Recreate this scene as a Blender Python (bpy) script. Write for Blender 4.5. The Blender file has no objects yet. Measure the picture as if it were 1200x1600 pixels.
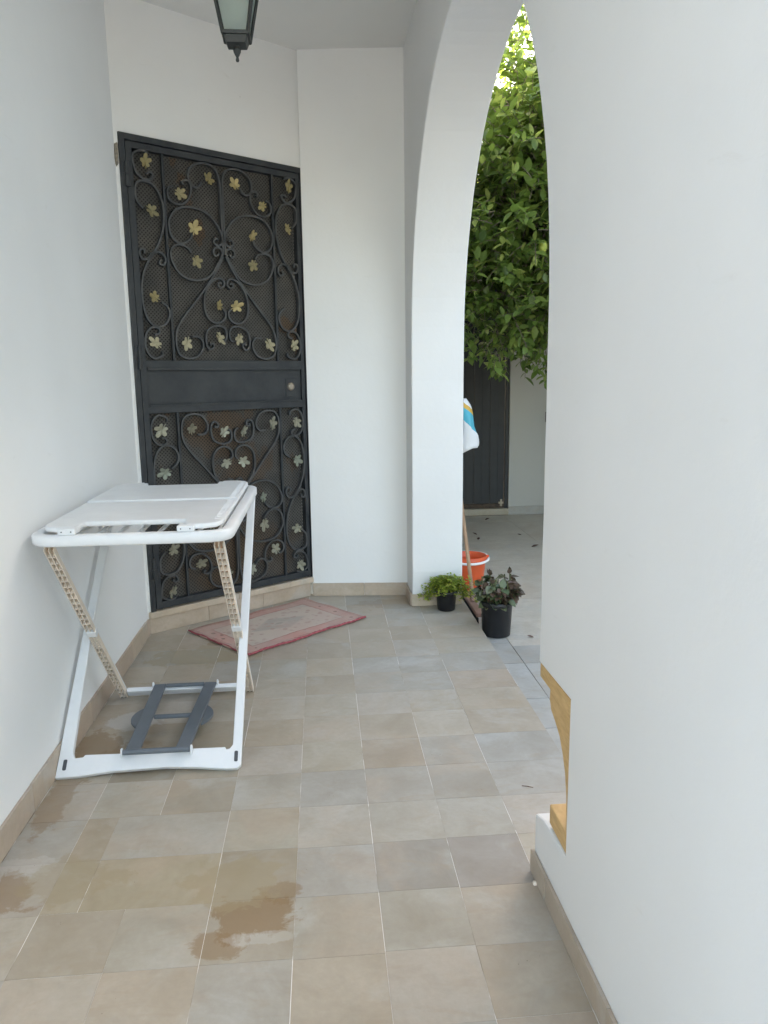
import bpy, bmesh, math, random
import numpy as np
from mathutils import Vector, Matrix

random.seed(7)
rng = np.random.default_rng(7)
SC = bpy.context.scene
COL = SC.collection
RAD = math.radians

# ------------------------------------------------------------------ camera
CAM_F, CAM_P, CAM_Y, CAM_R, CAM_H = 1177.92, 0.179151, 0.0810441, 0.013207, 1.3
fw = Vector((math.sin(CAM_Y) * math.cos(CAM_P), math.cos(CAM_Y) * math.cos(CAM_P), -math.sin(CAM_P)))
rt = Vector((math.cos(CAM_Y), -math.sin(CAM_Y), 0))
dn = fw.cross(rt)
c_, s_ = math.cos(CAM_R), math.sin(CAM_R)
r2, d2 = c_ * rt + s_ * dn, -s_ * rt + c_ * dn
cam_data = bpy.data.cameras.new('camera')
cam_data.sensor_fit = 'VERTICAL'
cam_data.sensor_height = 24.0
cam_data.lens = CAM_F / 1600 * 24.0
cam_data.clip_start = 0.05
cam_data.clip_end = 500
cam = bpy.data.objects.new('camera', cam_data)
COL.objects.link(cam)
m = Matrix((r2, -d2, -fw)).transposed().to_4x4()
m.translation = (0, 0, CAM_H)
cam.matrix_world = m
SC.camera = cam

# ------------------------------------------------------------------ sky, sun, exposure
SUN_EL, SUN_AZ = RAD(26), RAD(48)          # azimuth measured from +Y towards +X
world = bpy.data.worlds.new('World')
SC.world = world
world.use_nodes = True
wn = world.node_tree
sky = wn.nodes.new('ShaderNodeTexSky')
sky.sky_type = 'NISHITA'
sky.sun_disc = False
sky.sun_elevation = SUN_EL
sky.sun_rotation = SUN_AZ
sky.air_density = 1.0
sky.dust_density = 2.0
sky.ozone_density = 1.0
bg = wn.nodes['Background']
bg.inputs['Strength'].default_value = 0.15
wn.links.new(sky.outputs[0], bg.inputs['Color'])
sd = bpy.data.lights.new('sun', 'SUN')
sd.energy = 4.0
sd.angle = RAD(0.5)
sd.color = (1.0, 0.94, 0.85)
sun = bpy.data.objects.new('sun', sd)
COL.objects.link(sun)
sdir = Vector((math.sin(SUN_AZ) * math.cos(SUN_EL), math.cos(SUN_AZ) * math.cos(SUN_EL), math.sin(SUN_EL)))
sun.rotation_euler = sdir.to_track_quat('Z', 'Y').to_euler()
sun.location = (0, 0, 12)
VS = SC.view_settings
VS.view_transform = 'Standard'
VS.look = 'None'
VS.gamma = 1.0
VS.use_curve_mapping = False
VS.exposure = 3.27
VS.use_white_balance = True
VS.white_balance_temperature = 7950
VS.white_balance_tint = 10
SC.cycles.use_denoising = True
SC.cycles.max_bounces = 12
SC.cycles.diffuse_bounces = 6
SC.cycles.transparent_max_bounces = 16
SC.cycles.sample_clamp_indirect = 8.0


# ------------------------------------------------------------------ mesh helpers
class MB:
    def __init__(self):
        self.v, self.f, self.sm = [], [], []

    def add(self, vs, fs, smooth=False):
        o = len(self.v)
        self.v += [tuple(p) for p in vs]
        self.f += [tuple(i + o for i in f) for f in fs]
        self.sm += [smooth] * len(fs)
        return self

    def box(self, x0, x1, y0, y1, z0, z1):
        vs = [(x, y, z) for x in (x0, x1) for y in (y0, y1) for z in (z0, z1)]
        fs = [(0, 1, 3, 2), (4, 6, 7, 5), (0, 4, 5, 1), (2, 3, 7, 6), (0, 2, 6, 4), (1, 5, 7, 3)]
        return self.add(vs, fs)

    def obox(self, p0, p1, w, h, up=(0, 0, 1)):
        """box bar from p0 to p1, width w (sideways), height h (along up)"""
        p0, p1 = Vector(p0), Vector(p1)
        d = (p1 - p0).normalized()
        s = d.cross(Vector(up)).normalized()
        u = s.cross(d)
        vs = []
        for p in (p0, p1):
            for a, b in ((-1, -1), (1, -1), (1, 1), (-1, 1)):
                vs.append(p + s * a * w / 2 + u * b * h / 2)
        return self.add(vs, [(3, 2, 1, 0), (4, 5, 6, 7), (0, 1, 5, 4), (1, 2, 6, 5), (2, 3, 7, 6), (3, 0, 4, 7)])

    def prism(self, poly, fn0, fn1):
        """poly: 2D points; fn0 / fn1 map a 2D point to the 3D front / back face"""
        n = len(poly)
        vs = [fn0(*p) for p in poly] + [fn1(*p) for p in poly]
        fs = [tuple(range(n)), tuple(range(2 * n - 1, n - 1, -1))]
        fs += [((i + 1) % n, i, n + i, n + (i + 1) % n) for i in range(n)]
        return self.add(vs, fs)

    def tube(self, pts, radii, seg=8, cap=True, smooth=True):
        pts = [Vector(p) for p in pts]
        if not hasattr(radii, '__len__'):
            radii = [radii] * len(pts)
        vs, fs = [], []
        prev = None
        for i, p in enumerate(pts):
            d = (pts[min(i + 1, len(pts) - 1)] - pts[max(i - 1, 0)]).normalized()
            a = prev if prev is not None else (Vector((0, 0, 1)) if abs(d.z) < .9 else Vector((1, 0, 0)))
            s = (a - d * a.dot(d)).normalized()
            prev = s
            u = d.cross(s)
            for k in range(seg):
                an = 2 * math.pi * k / seg
                vs.append(p + (s * math.cos(an) + u * math.sin(an)) * radii[i])
        for i in range(len(pts) - 1):
            for k in range(seg):
                a, b = i * seg + k, i * seg + (k + 1) % seg
                fs.append((a, b, b + seg, a + seg))
        self.add(vs, fs, smooth)
        if cap:
            o = len(pts) - 1
            self.add(vs[:seg], [tuple(range(seg - 1, -1, -1))])
            self.add(vs[o * seg:], [tuple(range(seg))])
        return self

    def sweep(self, pts, prof, normal, closed=False, smooth=True):
        """sweep a 2D profile (side, along normal) along a path that lies in a plane with the given normal"""
        pts = [Vector(p) for p in pts]
        nrm = Vector(normal).normalized()
        n, k = len(pts), len(prof)
        vs, fs = [], []
        for i, p in enumerate(pts):
            if closed:
                d = pts[(i + 1) % n] - pts[i - 1]
            else:
                d = pts[min(i + 1, n - 1)] - pts[max(i - 1, 0)]
            s = d.normalized().cross(nrm).normalized()
            vs += [p + s * a + nrm * b for a, b in prof]
        for i in range(n if closed else n - 1):
            j = (i + 1) % n
            for q in range(k):
                q2 = (q + 1) % k
                fs.append((i * k + q, i * k + q2, j * k + q2, j * k + q))
        if not closed:
            fs.append(tuple(range(k - 1, -1, -1)))
            fs.append(tuple((n - 1) * k + q for q in range(k)))
        return self.add(vs, fs, smooth)

    def lathe(self, prof, c, seg=24, smooth=True):
        vs, fs = [], []
        for r, z in prof:
            for k in range(seg):
                a = 2 * math.pi * k / seg
                vs.append((c[0] + r * math.cos(a), c[1] + r * math.sin(a), c[2] + z))
        for i in range(len(prof) - 1):
            for k in range(seg):
                a, b = i * seg + k, i * seg + (k + 1) % seg
                fs.append((a, b, b + seg, a + seg))
        return self.add(vs, fs, smooth)

    def mesh(self, name, bevel=0, segs=2):
        me = bpy.data.meshes.new(name)
        me.from_pydata(self.v, [], self.f)
        me.polygons.foreach_set('use_smooth', self.sm)
        bm = bmesh.new()
        bm.from_mesh(me)
        if bevel:
            bmesh.ops.remove_doubles(bm, verts=bm.verts, dist=1e-5)
        bmesh.ops.recalc_face_normals(bm, faces=bm.faces)
        if bevel:
            es = [e for e in bm.edges if len(e.link_faces) == 2 and e.calc_face_angle(0) > .5]
            bmesh.ops.bevel(bm, geom=es, offset=bevel, segments=segs, affect='EDGES', profile=.5, clamp_overlap=True)
        bm.to_mesh(me)
        bm.free()
        return me


def link(name, me, mat, parent=None, local=False):
    o = bpy.data.objects.new(name, me)
    COL.objects.link(o)
    if mat is not None and me is not None and not me.materials:
        me.materials.append(mat)
    if parent is not None:
        o.parent = parent
        if not local:
            o.matrix_parent_inverse = parent.matrix_basis.inverted()
    return o


def obj(name, mb, mat, parent=None, bevel=0, segs=2, local=False):
    return link(name, mb.mesh(name, bevel, segs), mat, parent, local)


def thing(name, label, cat, loc=(0, 0, 0), rz=0, group=None):
    o = bpy.data.objects.new(name, None)
    COL.objects.link(o)
    o.empty_display_size = .1
    o.location = loc
    o.rotation_euler = (0, 0, rz)
    bpy.context.view_layer.update()
    return tag(o, label, cat, group)


def tag(o, label, cat, group=None):
    o['label'] = label
    o['category'] = cat
    if group:
        o['group'] = group
    return o


def catmull(pts, n=6, closed=False):
    P = [Vector(p) for p in pts]
    out = []
    N = len(P)
    rngi = range(N if closed else N - 1)
    for i in rngi:
        p1, p2 = P[i], P[(i + 1) % N]
        p0 = P[i - 1] if (closed or i > 0) else p1 * 2 - p2
        p3 = P[(i + 2) % N] if (closed or i + 2 < N) else p2 * 2 - p1
        for k in range(n):
            t = k / n
            out.append(.5 * ((2 * p1) + (p2 - p0) * t + (2 * p0 - 5 * p1 + 4 * p2 - p3) * t * t + (3 * p1 - p0 - 3 * p2 + p3) * t ** 3))
    if not closed:
        out.append(P[-1])
    return out


def rrect(x0, x1, y0, y1, r, seg=6):
    pts = []
    for cx, cy, a0 in ((x1 - r, y1 - r, 0), (x0 + r, y1 - r, 90), (x0 + r, y0 + r, 180), (x1 - r, y0 + r, 270)):
        for k in range(seg + 1):
            a = RAD(a0 + 90 * k / seg)
            pts.append((cx + r * math.cos(a), cy + r * math.sin(a)))
    return pts


# ------------------------------------------------------------------ materials
class M:
    def __init__(self, name, rough=.6, col=(.8, .8, .8), metal=0, spec=.5):
        self.m = bpy.data.materials.new(name)
        self.m.use_nodes = True
        self.t = self.m.node_tree
        self.b = self.t.nodes['Principled BSDF']
        self.b.inputs['Base Color'].default_value = (*col, 1)
        self.b.inputs['Roughness'].default_value = rough
        self.b.inputs['Metallic'].default_value = metal
        self.b.inputs['Specular IOR Level'].default_value = spec

    def n(self, typ, props=None, **inp):
        nd = self.t.nodes.new(typ)
        for k, v in (props or {}).items():
            setattr(nd, k, v)
        for k, v in inp.items():
            key = k.replace('_', ' ')
            sock = nd.inputs[int(k[1:])] if k[0] == 'i' and k[1:].isdigit() else nd.inputs[key]
            self.set(sock, v)
        return nd

    def set(self, sock, v):
        if isinstance(v, bpy.types.NodeSocket):
            self.t.links.new(v, sock)
        elif isinstance(v, (tuple, list)) and len(v) == 3 and sock.type == 'RGBA':
            sock.default_value = (*v, 1)
        else:
            sock.default_value = v

    def math(self, op, a, b=0.0, c=0.0, clamp=False):
        nd = self.n('ShaderNodeMath', {'operation': op, 'use_clamp': clamp})
        for s, v in zip(nd.inputs, (a, b, c)):
            self.set(s, v)
        return nd.outputs[0]

    def vmath(self, op, a, b=(0, 0, 0)):
        nd = self.n('ShaderNodeVectorMath', {'operation': op})
        self.set(nd.inputs[0], a)
        self.set(nd.inputs[1], b)
        return nd.outputs['Value'] if op in ('LENGTH', 'DISTANCE') else nd.outputs[0]

    def mix(self, f, a, b, mode='MIX'):
        nd = self.n('ShaderNodeMix', {'data_type': 'RGBA', 'blend_type': mode})
        self.set(nd.inputs[0], f)
        self.set(nd.inputs[6], a)
        self.set(nd.inputs[7], b)
        return nd.outputs[2]

    def noise(self, vec, scale, detail=4, rough=.55, dist=0):
        nd = self.n('ShaderNodeTexNoise', Scale=scale, Detail=detail, Roughness=rough, Distortion=dist)
        if vec is not None:
            self.set(nd.inputs['Vector'], vec)
        return nd.outputs[0]

    def ramp(self, v, lo, hi, a=0.0, b=1.0):
        nd = self.n('ShaderNodeMapRange', {'clamp': True}, Value=v)
        nd.inputs['From Min'].default_value = lo
        nd.inputs['From Max'].default_value = hi
        nd.inputs['To Min'].default_value = a
        nd.inputs['To Max'].default_value = b
        return nd.outputs[0]

    def pos(self):
        return self.n('ShaderNodeNewGeometry').outputs['Position']

    def objc(self):
        return self.n('ShaderNodeTexCoord').outputs['Object']

    def info(self, k):
        return self.n('ShaderNodeObjectInfo').outputs[k]

    def bump(self, h, strength=.3, dist=.01):
        nd = self.n('ShaderNodeBump', Strength=strength, Distance=dist, Height=h)
        self.t.links.new(nd.outputs[0], self.b.inputs['Normal'])
        return nd

    def base(self, v):
        self.set(self.b.inputs['Base Color'], v)

    def rough(self, v):
        self.set(self.b.inputs['Roughness'], v)


def plaster(name, col, dirt=True):
    M_ = M(name, .75, col, spec=.25)
    p = M_.pos()
    big = M_.noise(p, 1.3, 3)
    fine = M_.noise(p, 38, 5, .6)
    c = M_.mix(M_.ramp(big, .35, .7), col, tuple(x * .95 for x in col))
    if dirt:
        # scuffs and specks with a shape of their own
        sp = M_.n('ShaderNodeTexVoronoi', {'feature': 'F1'}, Scale=5.5, Vector=p)
        speck = M_.ramp(sp.outputs['Distance'], .012, .022, 1, 0)
        keep = M_.ramp(M_.noise(p, 2.3, 1), .60, .62)
        c = M_.mix(M_.math('MULTIPLY', M_.math('MULTIPLY', speck, keep), .55), c, (.30, .26, .22))
        sc = M_.noise(M_.vmath('MULTIPLY', p, (3, 3, 11)), 2.2, 6, .7, .6)
        c = M_.mix(M_.ramp(sc, .64, .78, 0, .22), c, (.55, .52, .47))
    M_.base(c)
    h = M_.math('ADD', M_.math('MULTIPLY', big, 1.6), M_.math('MULTIPLY', fine, .16))
    h = M_.math('ADD', h, M_.math('MULTIPLY', M_.noise(p, 7, 3), .45))
    M_.bump(h, .24, .02)
    return M_.m


MAT = {}
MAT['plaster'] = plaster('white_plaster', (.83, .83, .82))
MAT['plaster_arch'] = plaster('arch_wall_plaster', (.755, .75, .74))  # same plaster toned down where the right wall came out overlit
MAT['plaster_left'] = plaster('left_plaster_brightened', (.86, .87, .875))  # same plaster made brighter and cooler, adding light to this wall by colour
MAT['ceiling'] = plaster('ceiling_paint', (.76, .755, .735), False)
MAT['court_plaster'] = plaster('courtyard_plaster', (.50, .49, .455))  # albedo lowered so the far wall reads as in tree shade


def blotch(M_, p, cx, cy, rx, ry, seed, soft=.16, wob=1.5):
    """irregular flat stain on the floor around a world position"""
    d = M_.vmath('MULTIPLY', M_.vmath('SUBTRACT', p, (cx, cy, 0)), (1 / rx, 1 / ry, 0))
    L = M_.vmath('LENGTH', d)
    nz = M_.noise(M_.vmath('ADD', p, (seed, seed * 2, 0)), 9, 9, .68, .4)
    L = M_.math('ADD', L, M_.math('MULTIPLY', M_.math('SUBTRACT', nz, .5), wob * 2))
    return M_.ramp(L, 1 - soft, 1 + soft * .2, 1, 0)


def stone_mat(name, stains):
    M_ = M(name, .42, (.4, .37, .32), spec=.4)
    p = M_.pos()
    oc = M_.objc()
    rnd = M_.info('Random')
    off = M_.n('ShaderNodeCombineXYZ', X=M_.math('MULTIPLY', rnd, 37), Y=M_.math('MULTIPLY', rnd, 91), Z=0.0).outputs[0]
    lp = M_.vmath('ADD', p, off)
    col = M_.info('Color')
    cloud = M_.noise(lp, 7, 5, .6, .5)
    fine = M_.noise(lp, 55, 5, .65)
    veinv = M_.noise(M_.vmath('MULTIPLY', lp, (5, 17, 5)), 1.0, 5, .6, 1.4)
    c = M_.mix(M_.ramp(cloud, .3, .7), M_.mix(.40, col, (.27, .22, .16)), M_.mix(.24, col, (.56, .54, .50)))
    c = M_.mix(M_.ramp(veinv, .56, .74, 0, .42), c, (.37, .285, .19))
    c = M_.mix(M_.ramp(M_.noise(lp, 3.3, 4, .6, .8), .50, .68, 0, .38), c, (.47, .36, .265))
    c = M_.mix(M_.ramp(M_.noise(M_.vmath('ADD', lp, (4, 9, 0)), 4.1, 5, .6, .6), .54, .70, 0, .42), c, (.50, .50, .475))
    c = M_.mix(M_.ramp(fine, .3, .75, 0, .22), c, (.25, .22, .18))
    spk = M_.n('ShaderNodeTexVoronoi', Scale=60.0, Vector=lp).outputs['Distance']
    c = M_.mix(M_.math('MULTIPLY', M_.ramp(spk, .05, .09, 1, 0), M_.ramp(M_.noise(lp, 9, 2), .62, .66)), c, (.16, .13, .10))
    for (cx, cy, rx, ry, sd_, colr, amt) in stains:
        c = M_.mix(M_.math('MULTIPLY', blotch(M_, p, cx, cy, rx, ry, sd_), amt), c, colr)
    M_.base(c)
    M_.rough(M_.ramp(cloud, .25, .75, .34, .56))
    h = M_.math('ADD', M_.math('MULTIPLY', cloud, .8), M_.math('MULTIPLY', fine, .2))
    M_.bump(h, .22, .008)
    return M_.m


BR, TAN, WHT = (.25, .155, .075), (.33, .26, .155), (.60, .60, .58)
MAT['tile'] = stone_mat('limestone_tile', [
    (-.20, 1.665, .105, .085, 3.1, BR, .75), (-.13, 1.74, .05, .05, 1.7, BR, .55), (-.28, 1.58, .06, .05, 9.2, BR, .6),
    (-.26, 1.80, .13, .10, 5.5, TAN, .5), (-.17, 1.59, .08, .022, 7.7, WHT, .22),
    (-.86, 1.80, .10, .10, 2.2, BR, .6), (-.83, 1.92, .08, .04, 6.1, WHT, .22), (-.88, 1.52, .06, .10, 12.0, BR, .5),
    (-.83, 2.55, .10, .17, 8.8, BR, .55), (-.70, 2.50, .12, .10, 13.2, BR, .40), (-.74, 2.78, .09, .08, 4.4, WHT, .45),
    (-.86, 2.25, .05, .2, 10.5, BR, .5), (-.60, 3.45, .25, .12, 14.2, TAN, .45), (-.55, 3.62, .05, .03, 15.3, BR, .5),
    (.40, 4.18, .25, .09, 16.0, BR, .30), (-.70, 1.85, .13, .10, 17.0, TAN, .45)])
MAT['court_slab'] = stone_mat('courtyard_slab', [])
MAT['sill_stone'] = stone_mat('sill_stone', [])

M_ = M('grout', .9, (.45, .43, .39), spec=.2)
nz = M_.noise(M_.pos(), 5, 4, .6)
M_.base(M_.mix(M_.ramp(nz, .34, .40), (.24, .20, .155), M_.mix(M_.ramp(nz, .44, .50), (.47, .43, .37), (.88, .86, .82))))
MAT['grout'] = M_.m
M_ = M('court_grout', .9, (.10, .095, .09), spec=.2)
M_.base(M_.mix(M_.noise(M_.pos(), 6), (.06, .055, .05), (.22, .21, .2)))
MAT['court_grout'] = M_.m
M_ = M('dry_ground', .9, (.32, .28, .22), spec=.2)
nz = M_.noise(M_.pos(), .6, 6)
M_.base(M_.mix(nz, (.22, .19, .15), (.42, .37, .30)))
MAT['ground'] = M_.m

# painted iron: dark, chalky, worn
M_ = M('painted_iron', .48, (.03, .032, .034), spec=.45)
p = M_.pos()
w = M_.noise(p, 9, 6, .65)
f = M_.noise(p, 90, 4, .6)
c = M_.mix(M_.ramp(w, .35, .75), (.020, .023, .027), (.048, .052, .055))
c = M_.mix(M_.ramp(f, .62, .8, 0, .35), c, (.13, .125, .115))
c = M_.mix(M_.ramp(M_.noise(p, 4, 5, .7), .66, .78, 0, .45), c, (.085, .06, .04))
M_.base(c)
M_.rough(M_.ramp(w, .3, .7, .40, .62))
M_.bump(f, .12, .003)
MAT['iron'] = M_.m
M_ = M('scroll_iron', .45, (.05, .05, .05), spec=.5)
p = M_.pos()
w = M_.noise(p, 12, 6, .65)
c = M_.mix(M_.ramp(w, .3, .75), (.038, .040, .043), (.085, .086, .085))  # lightened copy of the iron, for the light the bars catch
M_.base(M_.mix(M_.ramp(M_.noise(p, 120, 3), .6, .8, 0, .3), c, (.16, .15, .13)))
MAT['scroll'] = M_.m

# perforated sheet: staggered punched holes, dusty
M_ = M('perforated_sheet', .7, (.05, .045, .04), spec=.3)
oc = M_.objc()
sx = M_.n('ShaderNodeSeparateXYZ', Vector=oc)
PIT = .019
qx = M_.math('DIVIDE', sx.outputs[0], PIT)
qz = M_.math('DIVIDE', sx.outputs[2], PIT)


def celldist(ax, az):
    a = M_.math('SUBTRACT', M_.math('FRACT', ax), .5)
    b = M_.math('SUBTRACT', M_.math('FRACT', az), .5)
    return M_.math('SQRT', M_.math('ADD', M_.math('MULTIPLY', a, a), M_.math('MULTIPLY', b, b)))


dmin = M_.math('MINIMUM', celldist(qx, qz), celldist(M_.math('ADD', qx, .5), M_.math('ADD', qz, .5)))
hole = M_.ramp(dmin, .20, .225, 1, 0)
p = M_.pos()
dust = M_.noise(p, 6, 6, .65)
c = M_.mix(M_.ramp(dust, .35, .7), (.068, .065, .061), (.115, .106, .095))
brown_nz = M_.noise(M_.vmath('MULTIPLY', p, (1, 1, .7)), 3.1, 5, .6)
low = M_.ramp(sx.outputs[2], .2, 1.3, .42, .58)
c = M_.mix(M_.math('MULTIPLY', M_.math('GREATER_THAN', brown_nz, low), M_.ramp(brown_nz, .45, .62, .1, .75)), c, (.115, .068, .038))  # brown blotches, spread more towards the bottom
M_.base(c)
tr = M_.n('ShaderNodeBsdfTransparent')
mx = M_.n('ShaderNodeMixShader')
M_.set(mx.inputs[0], hole)
M_.t.links.new(M_.b.outputs[0], mx.inputs[1])
M_.t.links.new(tr.outputs[0], mx.inputs[2])
M_.t.links.new(mx.outputs[0], M_.t.nodes['Material Output'].inputs['Surface'])
MAT['perf'] = M_.m

M_ = M('inner_door_wood_shaded', .55, (.10, .055, .03))
p = M_.objc()
g = M_.noise(M_.vmath('MULTIPLY', p, (26, 26, 2)), 1, 5, .6, .4)
M_.base(M_.mix(g, (.010, .006, .004), (.022, .013, .008)))  # wood blackened so the punched holes read as a shaded recess
MAT['shaded_wood'] = M_.m

# gilt leaves, worn to grey-green here and there (object colour picks the tone)
M_ = M('gilt_leaf', .42, (.42, .33, .13), metal=.35)
p = M_.pos()
nz = M_.noise(p, 70, 4)
c = M_.mix(M_.ramp(nz, .3, .7), M_.info('Color'), M_.mix(.35, M_.info('Color'), (.12, .10, .06)))
M_.base(c)
M_.bump(nz, .25, .004)
MAT['gilt'] = M_.m


def plain(name, col, rough=.5, metal=0, spec=.5, var=.12, scale=14, bump=.05):
    M_ = M(name, rough, col, metal, spec)
    p = M_.objc()
    nz = M_.noise(p, scale, 5, .6)
    M_.base(M_.mix(M_.ramp(nz, .3, .7), tuple(x * (1 - var) for x in col), tuple(min(1, x * (1 + var)) for x in col)))
    if bump:
        M_.bump(M_.noise(p, scale * 9, 3), bump, .003)
    return M_.m


MAT['white_plastic'] = plain('white_plastic', (.78, .79, .80), .38, var=.03, bump=.03)
MAT['rib_bounce_and_crumb'] = plain('rib_bounce_and_crumb', (.76, .66, .56), .5, var=.08)  # white ribs with shade and floor bounce painted beige; also colours the crumb
MAT['channel_shade'] = plain('channel_shade', (.44, .30, .21), .6, var=.1)  # back of the white channel, its shade painted in as brown
MAT['grey_plastic'] = plain('grey_plastic', (.125, .145, .165), .5, var=.06)
MAT['slot_plastic'] = plain('dark_slot', (.07, .075, .085), .5)
MAT['wire'] = plain('coated_wire', (.74, .75, .75), .35, var=.04)
MAT['black_pot'] = plain('black_pot', (.013, .013, .015), .45, var=.2)
MAT['soil'] = plain('potting_soil', (.05, .035, .025), .95, var=.4, scale=80)
MAT['red_plastic'] = plain('red_plastic', (.70, .10, .028), .38, var=.06)
MAT['white_rim'] = plain('white_handle', (.78, .77, .75), .4, var=.04)
MAT['rubber'] = plain('black_rubber', (.012, .012, .012), .6)
MAT['squeegee_head'] = plain('faded_head', (.34, .20, .16), .6)
MAT['handle_wood'] = plain('handle_wood', (.36, .22, .13), .6, var=.2, scale=20)
MAT['lantern_metal'] = plain('lantern_metal', (.028, .030, .028), .5, var=.25, scale=40)
MAT['gate_metal'] = plain('gate_paint', (.020, .022, .025), .55, var=.15)
MAT['gate_rust'] = plain('rusty_rail', (.07, .045, .03), .7, var=.4, scale=30)
MAT['stem'] = plain('stem_green', (.10, .11, .04), .6)
MAT['bark'] = plain('bark', (.14, .115, .085), .85, var=.35, scale=25, bump=.4)
MAT['chip'] = plain('crumbled_mortar', (.27, .235, .19), .95, var=.35, scale=60, bump=.6)
MAT['steel'] = plain('worn_steel', (.35, .30, .24), .45, metal=.6)
MAT['dry_leaf'] = plain('dry_leaf', (.11, .045, .03), .7, var=.3)
MAT['lemon'] = plain('lemon_skin', (.30, .36, .06), .4, var=.1, scale=30)
MAT['wool_edge'] = plain('red_binding', (.36, .085, .095), .95, var=.3, scale=60, bump=.6)

M_ = M('niche_wood', .55, (.62, .40, .18))
p = M_.objc()
g = M_.noise(M_.vmath('MULTIPLY', p, (6, 6, 30)), 3, 5, .6, .5)
M_.base(M_.mix(M_.ramp(g, .3, .7), (.66, .44, .20), (.50, .30, .12)))
M_.bump(g, .15, .003)
MAT['niche_wood'] = M_.m

# frosted lantern glass
M_ = M('frosted_glass', .5, (.62, .68, .64))
M_.b.inputs['Transmission Weight'].default_value = .75
M_.b.inputs['IOR'].default_value = 1.2
M_.bump(M_.noise(M_.objc(), 60, 3), .2, .003)
MAT['glass'] = M_.m
MAT['bulb'] = plain('bulb_white', (.75, .75, .70), .3)


def leaf_material(name, single, dark, mid, light, trans=.45, rough=.38):
    M_ = M(name, rough, mid, spec=.5)
    if single:
        tone = M_.info('Random')
    else:
        at = M_.n('ShaderNodeAttribute', {'attribute_name': 'tone'})
        tone = at.outputs['Fac']
    c = M_.mix(M_.ramp(tone, 0, .55), dark, mid)
    c = M_.mix(M_.ramp(tone, .62, 1.0), c, light)
    c = M_.mix(M_.ramp(M_.noise(M_.pos(), 90, 3), .35, .7, 0, .3), c, dark)
    M_.base(c)
    tl = M_.n('ShaderNodeBsdfTranslucent')
    M_.set(tl.inputs['Color'], M_.mix(.35, c, (.26, .40, .06)))
    mx = M_.n('ShaderNodeMixShader')
    mx.inputs[0].default_value = trans
    M_.t.links.new(M_.b.outputs[0], mx.inputs[1])
    M_.t.links.new(tl.outputs[0], mx.inputs[2])
    M_.t.links.new(mx.outputs[0], M_.t.nodes['Material Output'].inputs['Surface'])
    return M_.m


LD, LM, LL = (.055, .10, .022), (.16, .245, .055), (.40, .46, .13)
MAT['leaf_one'] = leaf_material('lemon_leaf', True, LD, LM, LL)
MAT['leaf_mass'] = leaf_material('lemon_leaf_mass', False, LD, LM, LL)
MAT['fern'] = leaf_material('light_foliage', False, (.17, .25, .03), (.36, .44, .06), (.62, .58, .11), .4, .5)
MAT['succulent'] = leaf_material('succulent_green', True, (.055, .090, .042), (.105, .13, .065), (.16, .155, .09), .1, .42)
MAT['succulent_red'] = leaf_material('succulent_purple', True, (.065, .048, .034), (.13, .080, .058), (.20, .12, .092), .1, .42)

# worn rug: woven border, field and medallion (object space, metres)
M_ = M('worn_rug', .95, (.5, .4, .36), spec=.1)
oc = M_.objc()
wob = M_.n('ShaderNodeTexNoise', Scale=30.0, Detail=3.0)
M_.set(wob.inputs['Vector'], oc)
oc2 = M_.vmath('ADD', oc, M_.vmath('MULTIPLY', M_.vmath('SUBTRACT', wob.outputs[1], (.5, .5, .5)), (.012, .012, 0)))
sx = M_.n('ShaderNodeSeparateXYZ', Vector=oc2)
ax = M_.math('ABSOLUTE', sx.outputs[0])
ay = M_.math('ABSOLUTE', sx.outputs[1])
edge = M_.math('MINIMUM', M_.math('SUBTRACT', .387, ax), M_.math('SUBTRACT', .26, ay))
cream, pink, red, grey = (.63, .51, .42), (.62, .35, .29), (.38, .14, .13), (.42, .36, .31)
c = M_.mix(M_.ramp(edge, .085, .090), pink, cream)
teeth = M_.math('GREATER_THAN', M_.math('FRACT', M_.math('MULTIPLY', M_.math('ADD', sx.outputs[0], sx.outputs[1]), 38)), .5)
tb = M_.math('MULTIPLY', teeth, M_.math('MULTIPLY', M_.ramp(edge, .004, .006), M_.ramp(edge, .024, .026, 1, 0)))
c = M_.mix(M_.math('MULTIPLY', tb, .8), c, red)
c = M_.mix(M_.math('MULTIPLY', M_.math('MULTIPLY', M_.ramp(edge, .078, .080), M_.ramp(edge, .088, .09, 1, 0)), .5), c, red)
med = M_.math('ADD', M_.math('DIVIDE', ax, .19), M_.math('DIVIDE', ay, .10))
c = M_.mix(M_.ramp(med, .85, 1.05, .65, 0), c, grey)
c = M_.mix(M_.ramp(med, .30, .42, .35, 0), c, cream)
c = M_.mix(M_.ramp(med, .15, .2, .8, 0), c, grey)
corner = M_.math('ADD', M_.math('DIVIDE', M_.math('SUBTRACT', .30, ax), .10), M_.math('DIVIDE', M_.math('SUBTRACT', .172, ay), .07))
c = M_.mix(M_.ramp(corner, .8, 1.1, .30, 0), c, grey)
vo = M_.n('ShaderNodeTexVoronoi', Scale=17.0, Vector=oc2)
motif = M_.math('MULTIPLY', M_.ramp(vo.outputs['Distance'], .16, .20, 1, 0), M_.math('MULTIPLY', M_.ramp(edge, .034, .036), M_.ramp(edge, .076, .078, 1, 0)))
c = M_.mix(M_.math('MULTIPLY', motif, .75), c, (.13, .075, .07))
fld = M_.n('ShaderNodeTexVoronoi', {'feature': 'SMOOTH_F1'}, Scale=26.0, Vector=oc2)
c = M_.mix(M_.math('MULTIPLY', M_.ramp(fld.outputs['Distance'], .18, .32, .75, 0), M_.ramp(edge, .095, .10)), c, (.50, .33, .28))
c = M_.mix(M_.ramp(M_.noise(oc, 5, 3), .45, .62, 0, .35), c, (.60, .38, .32))
wear = M_.noise(oc, 9, 6, .65)
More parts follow.
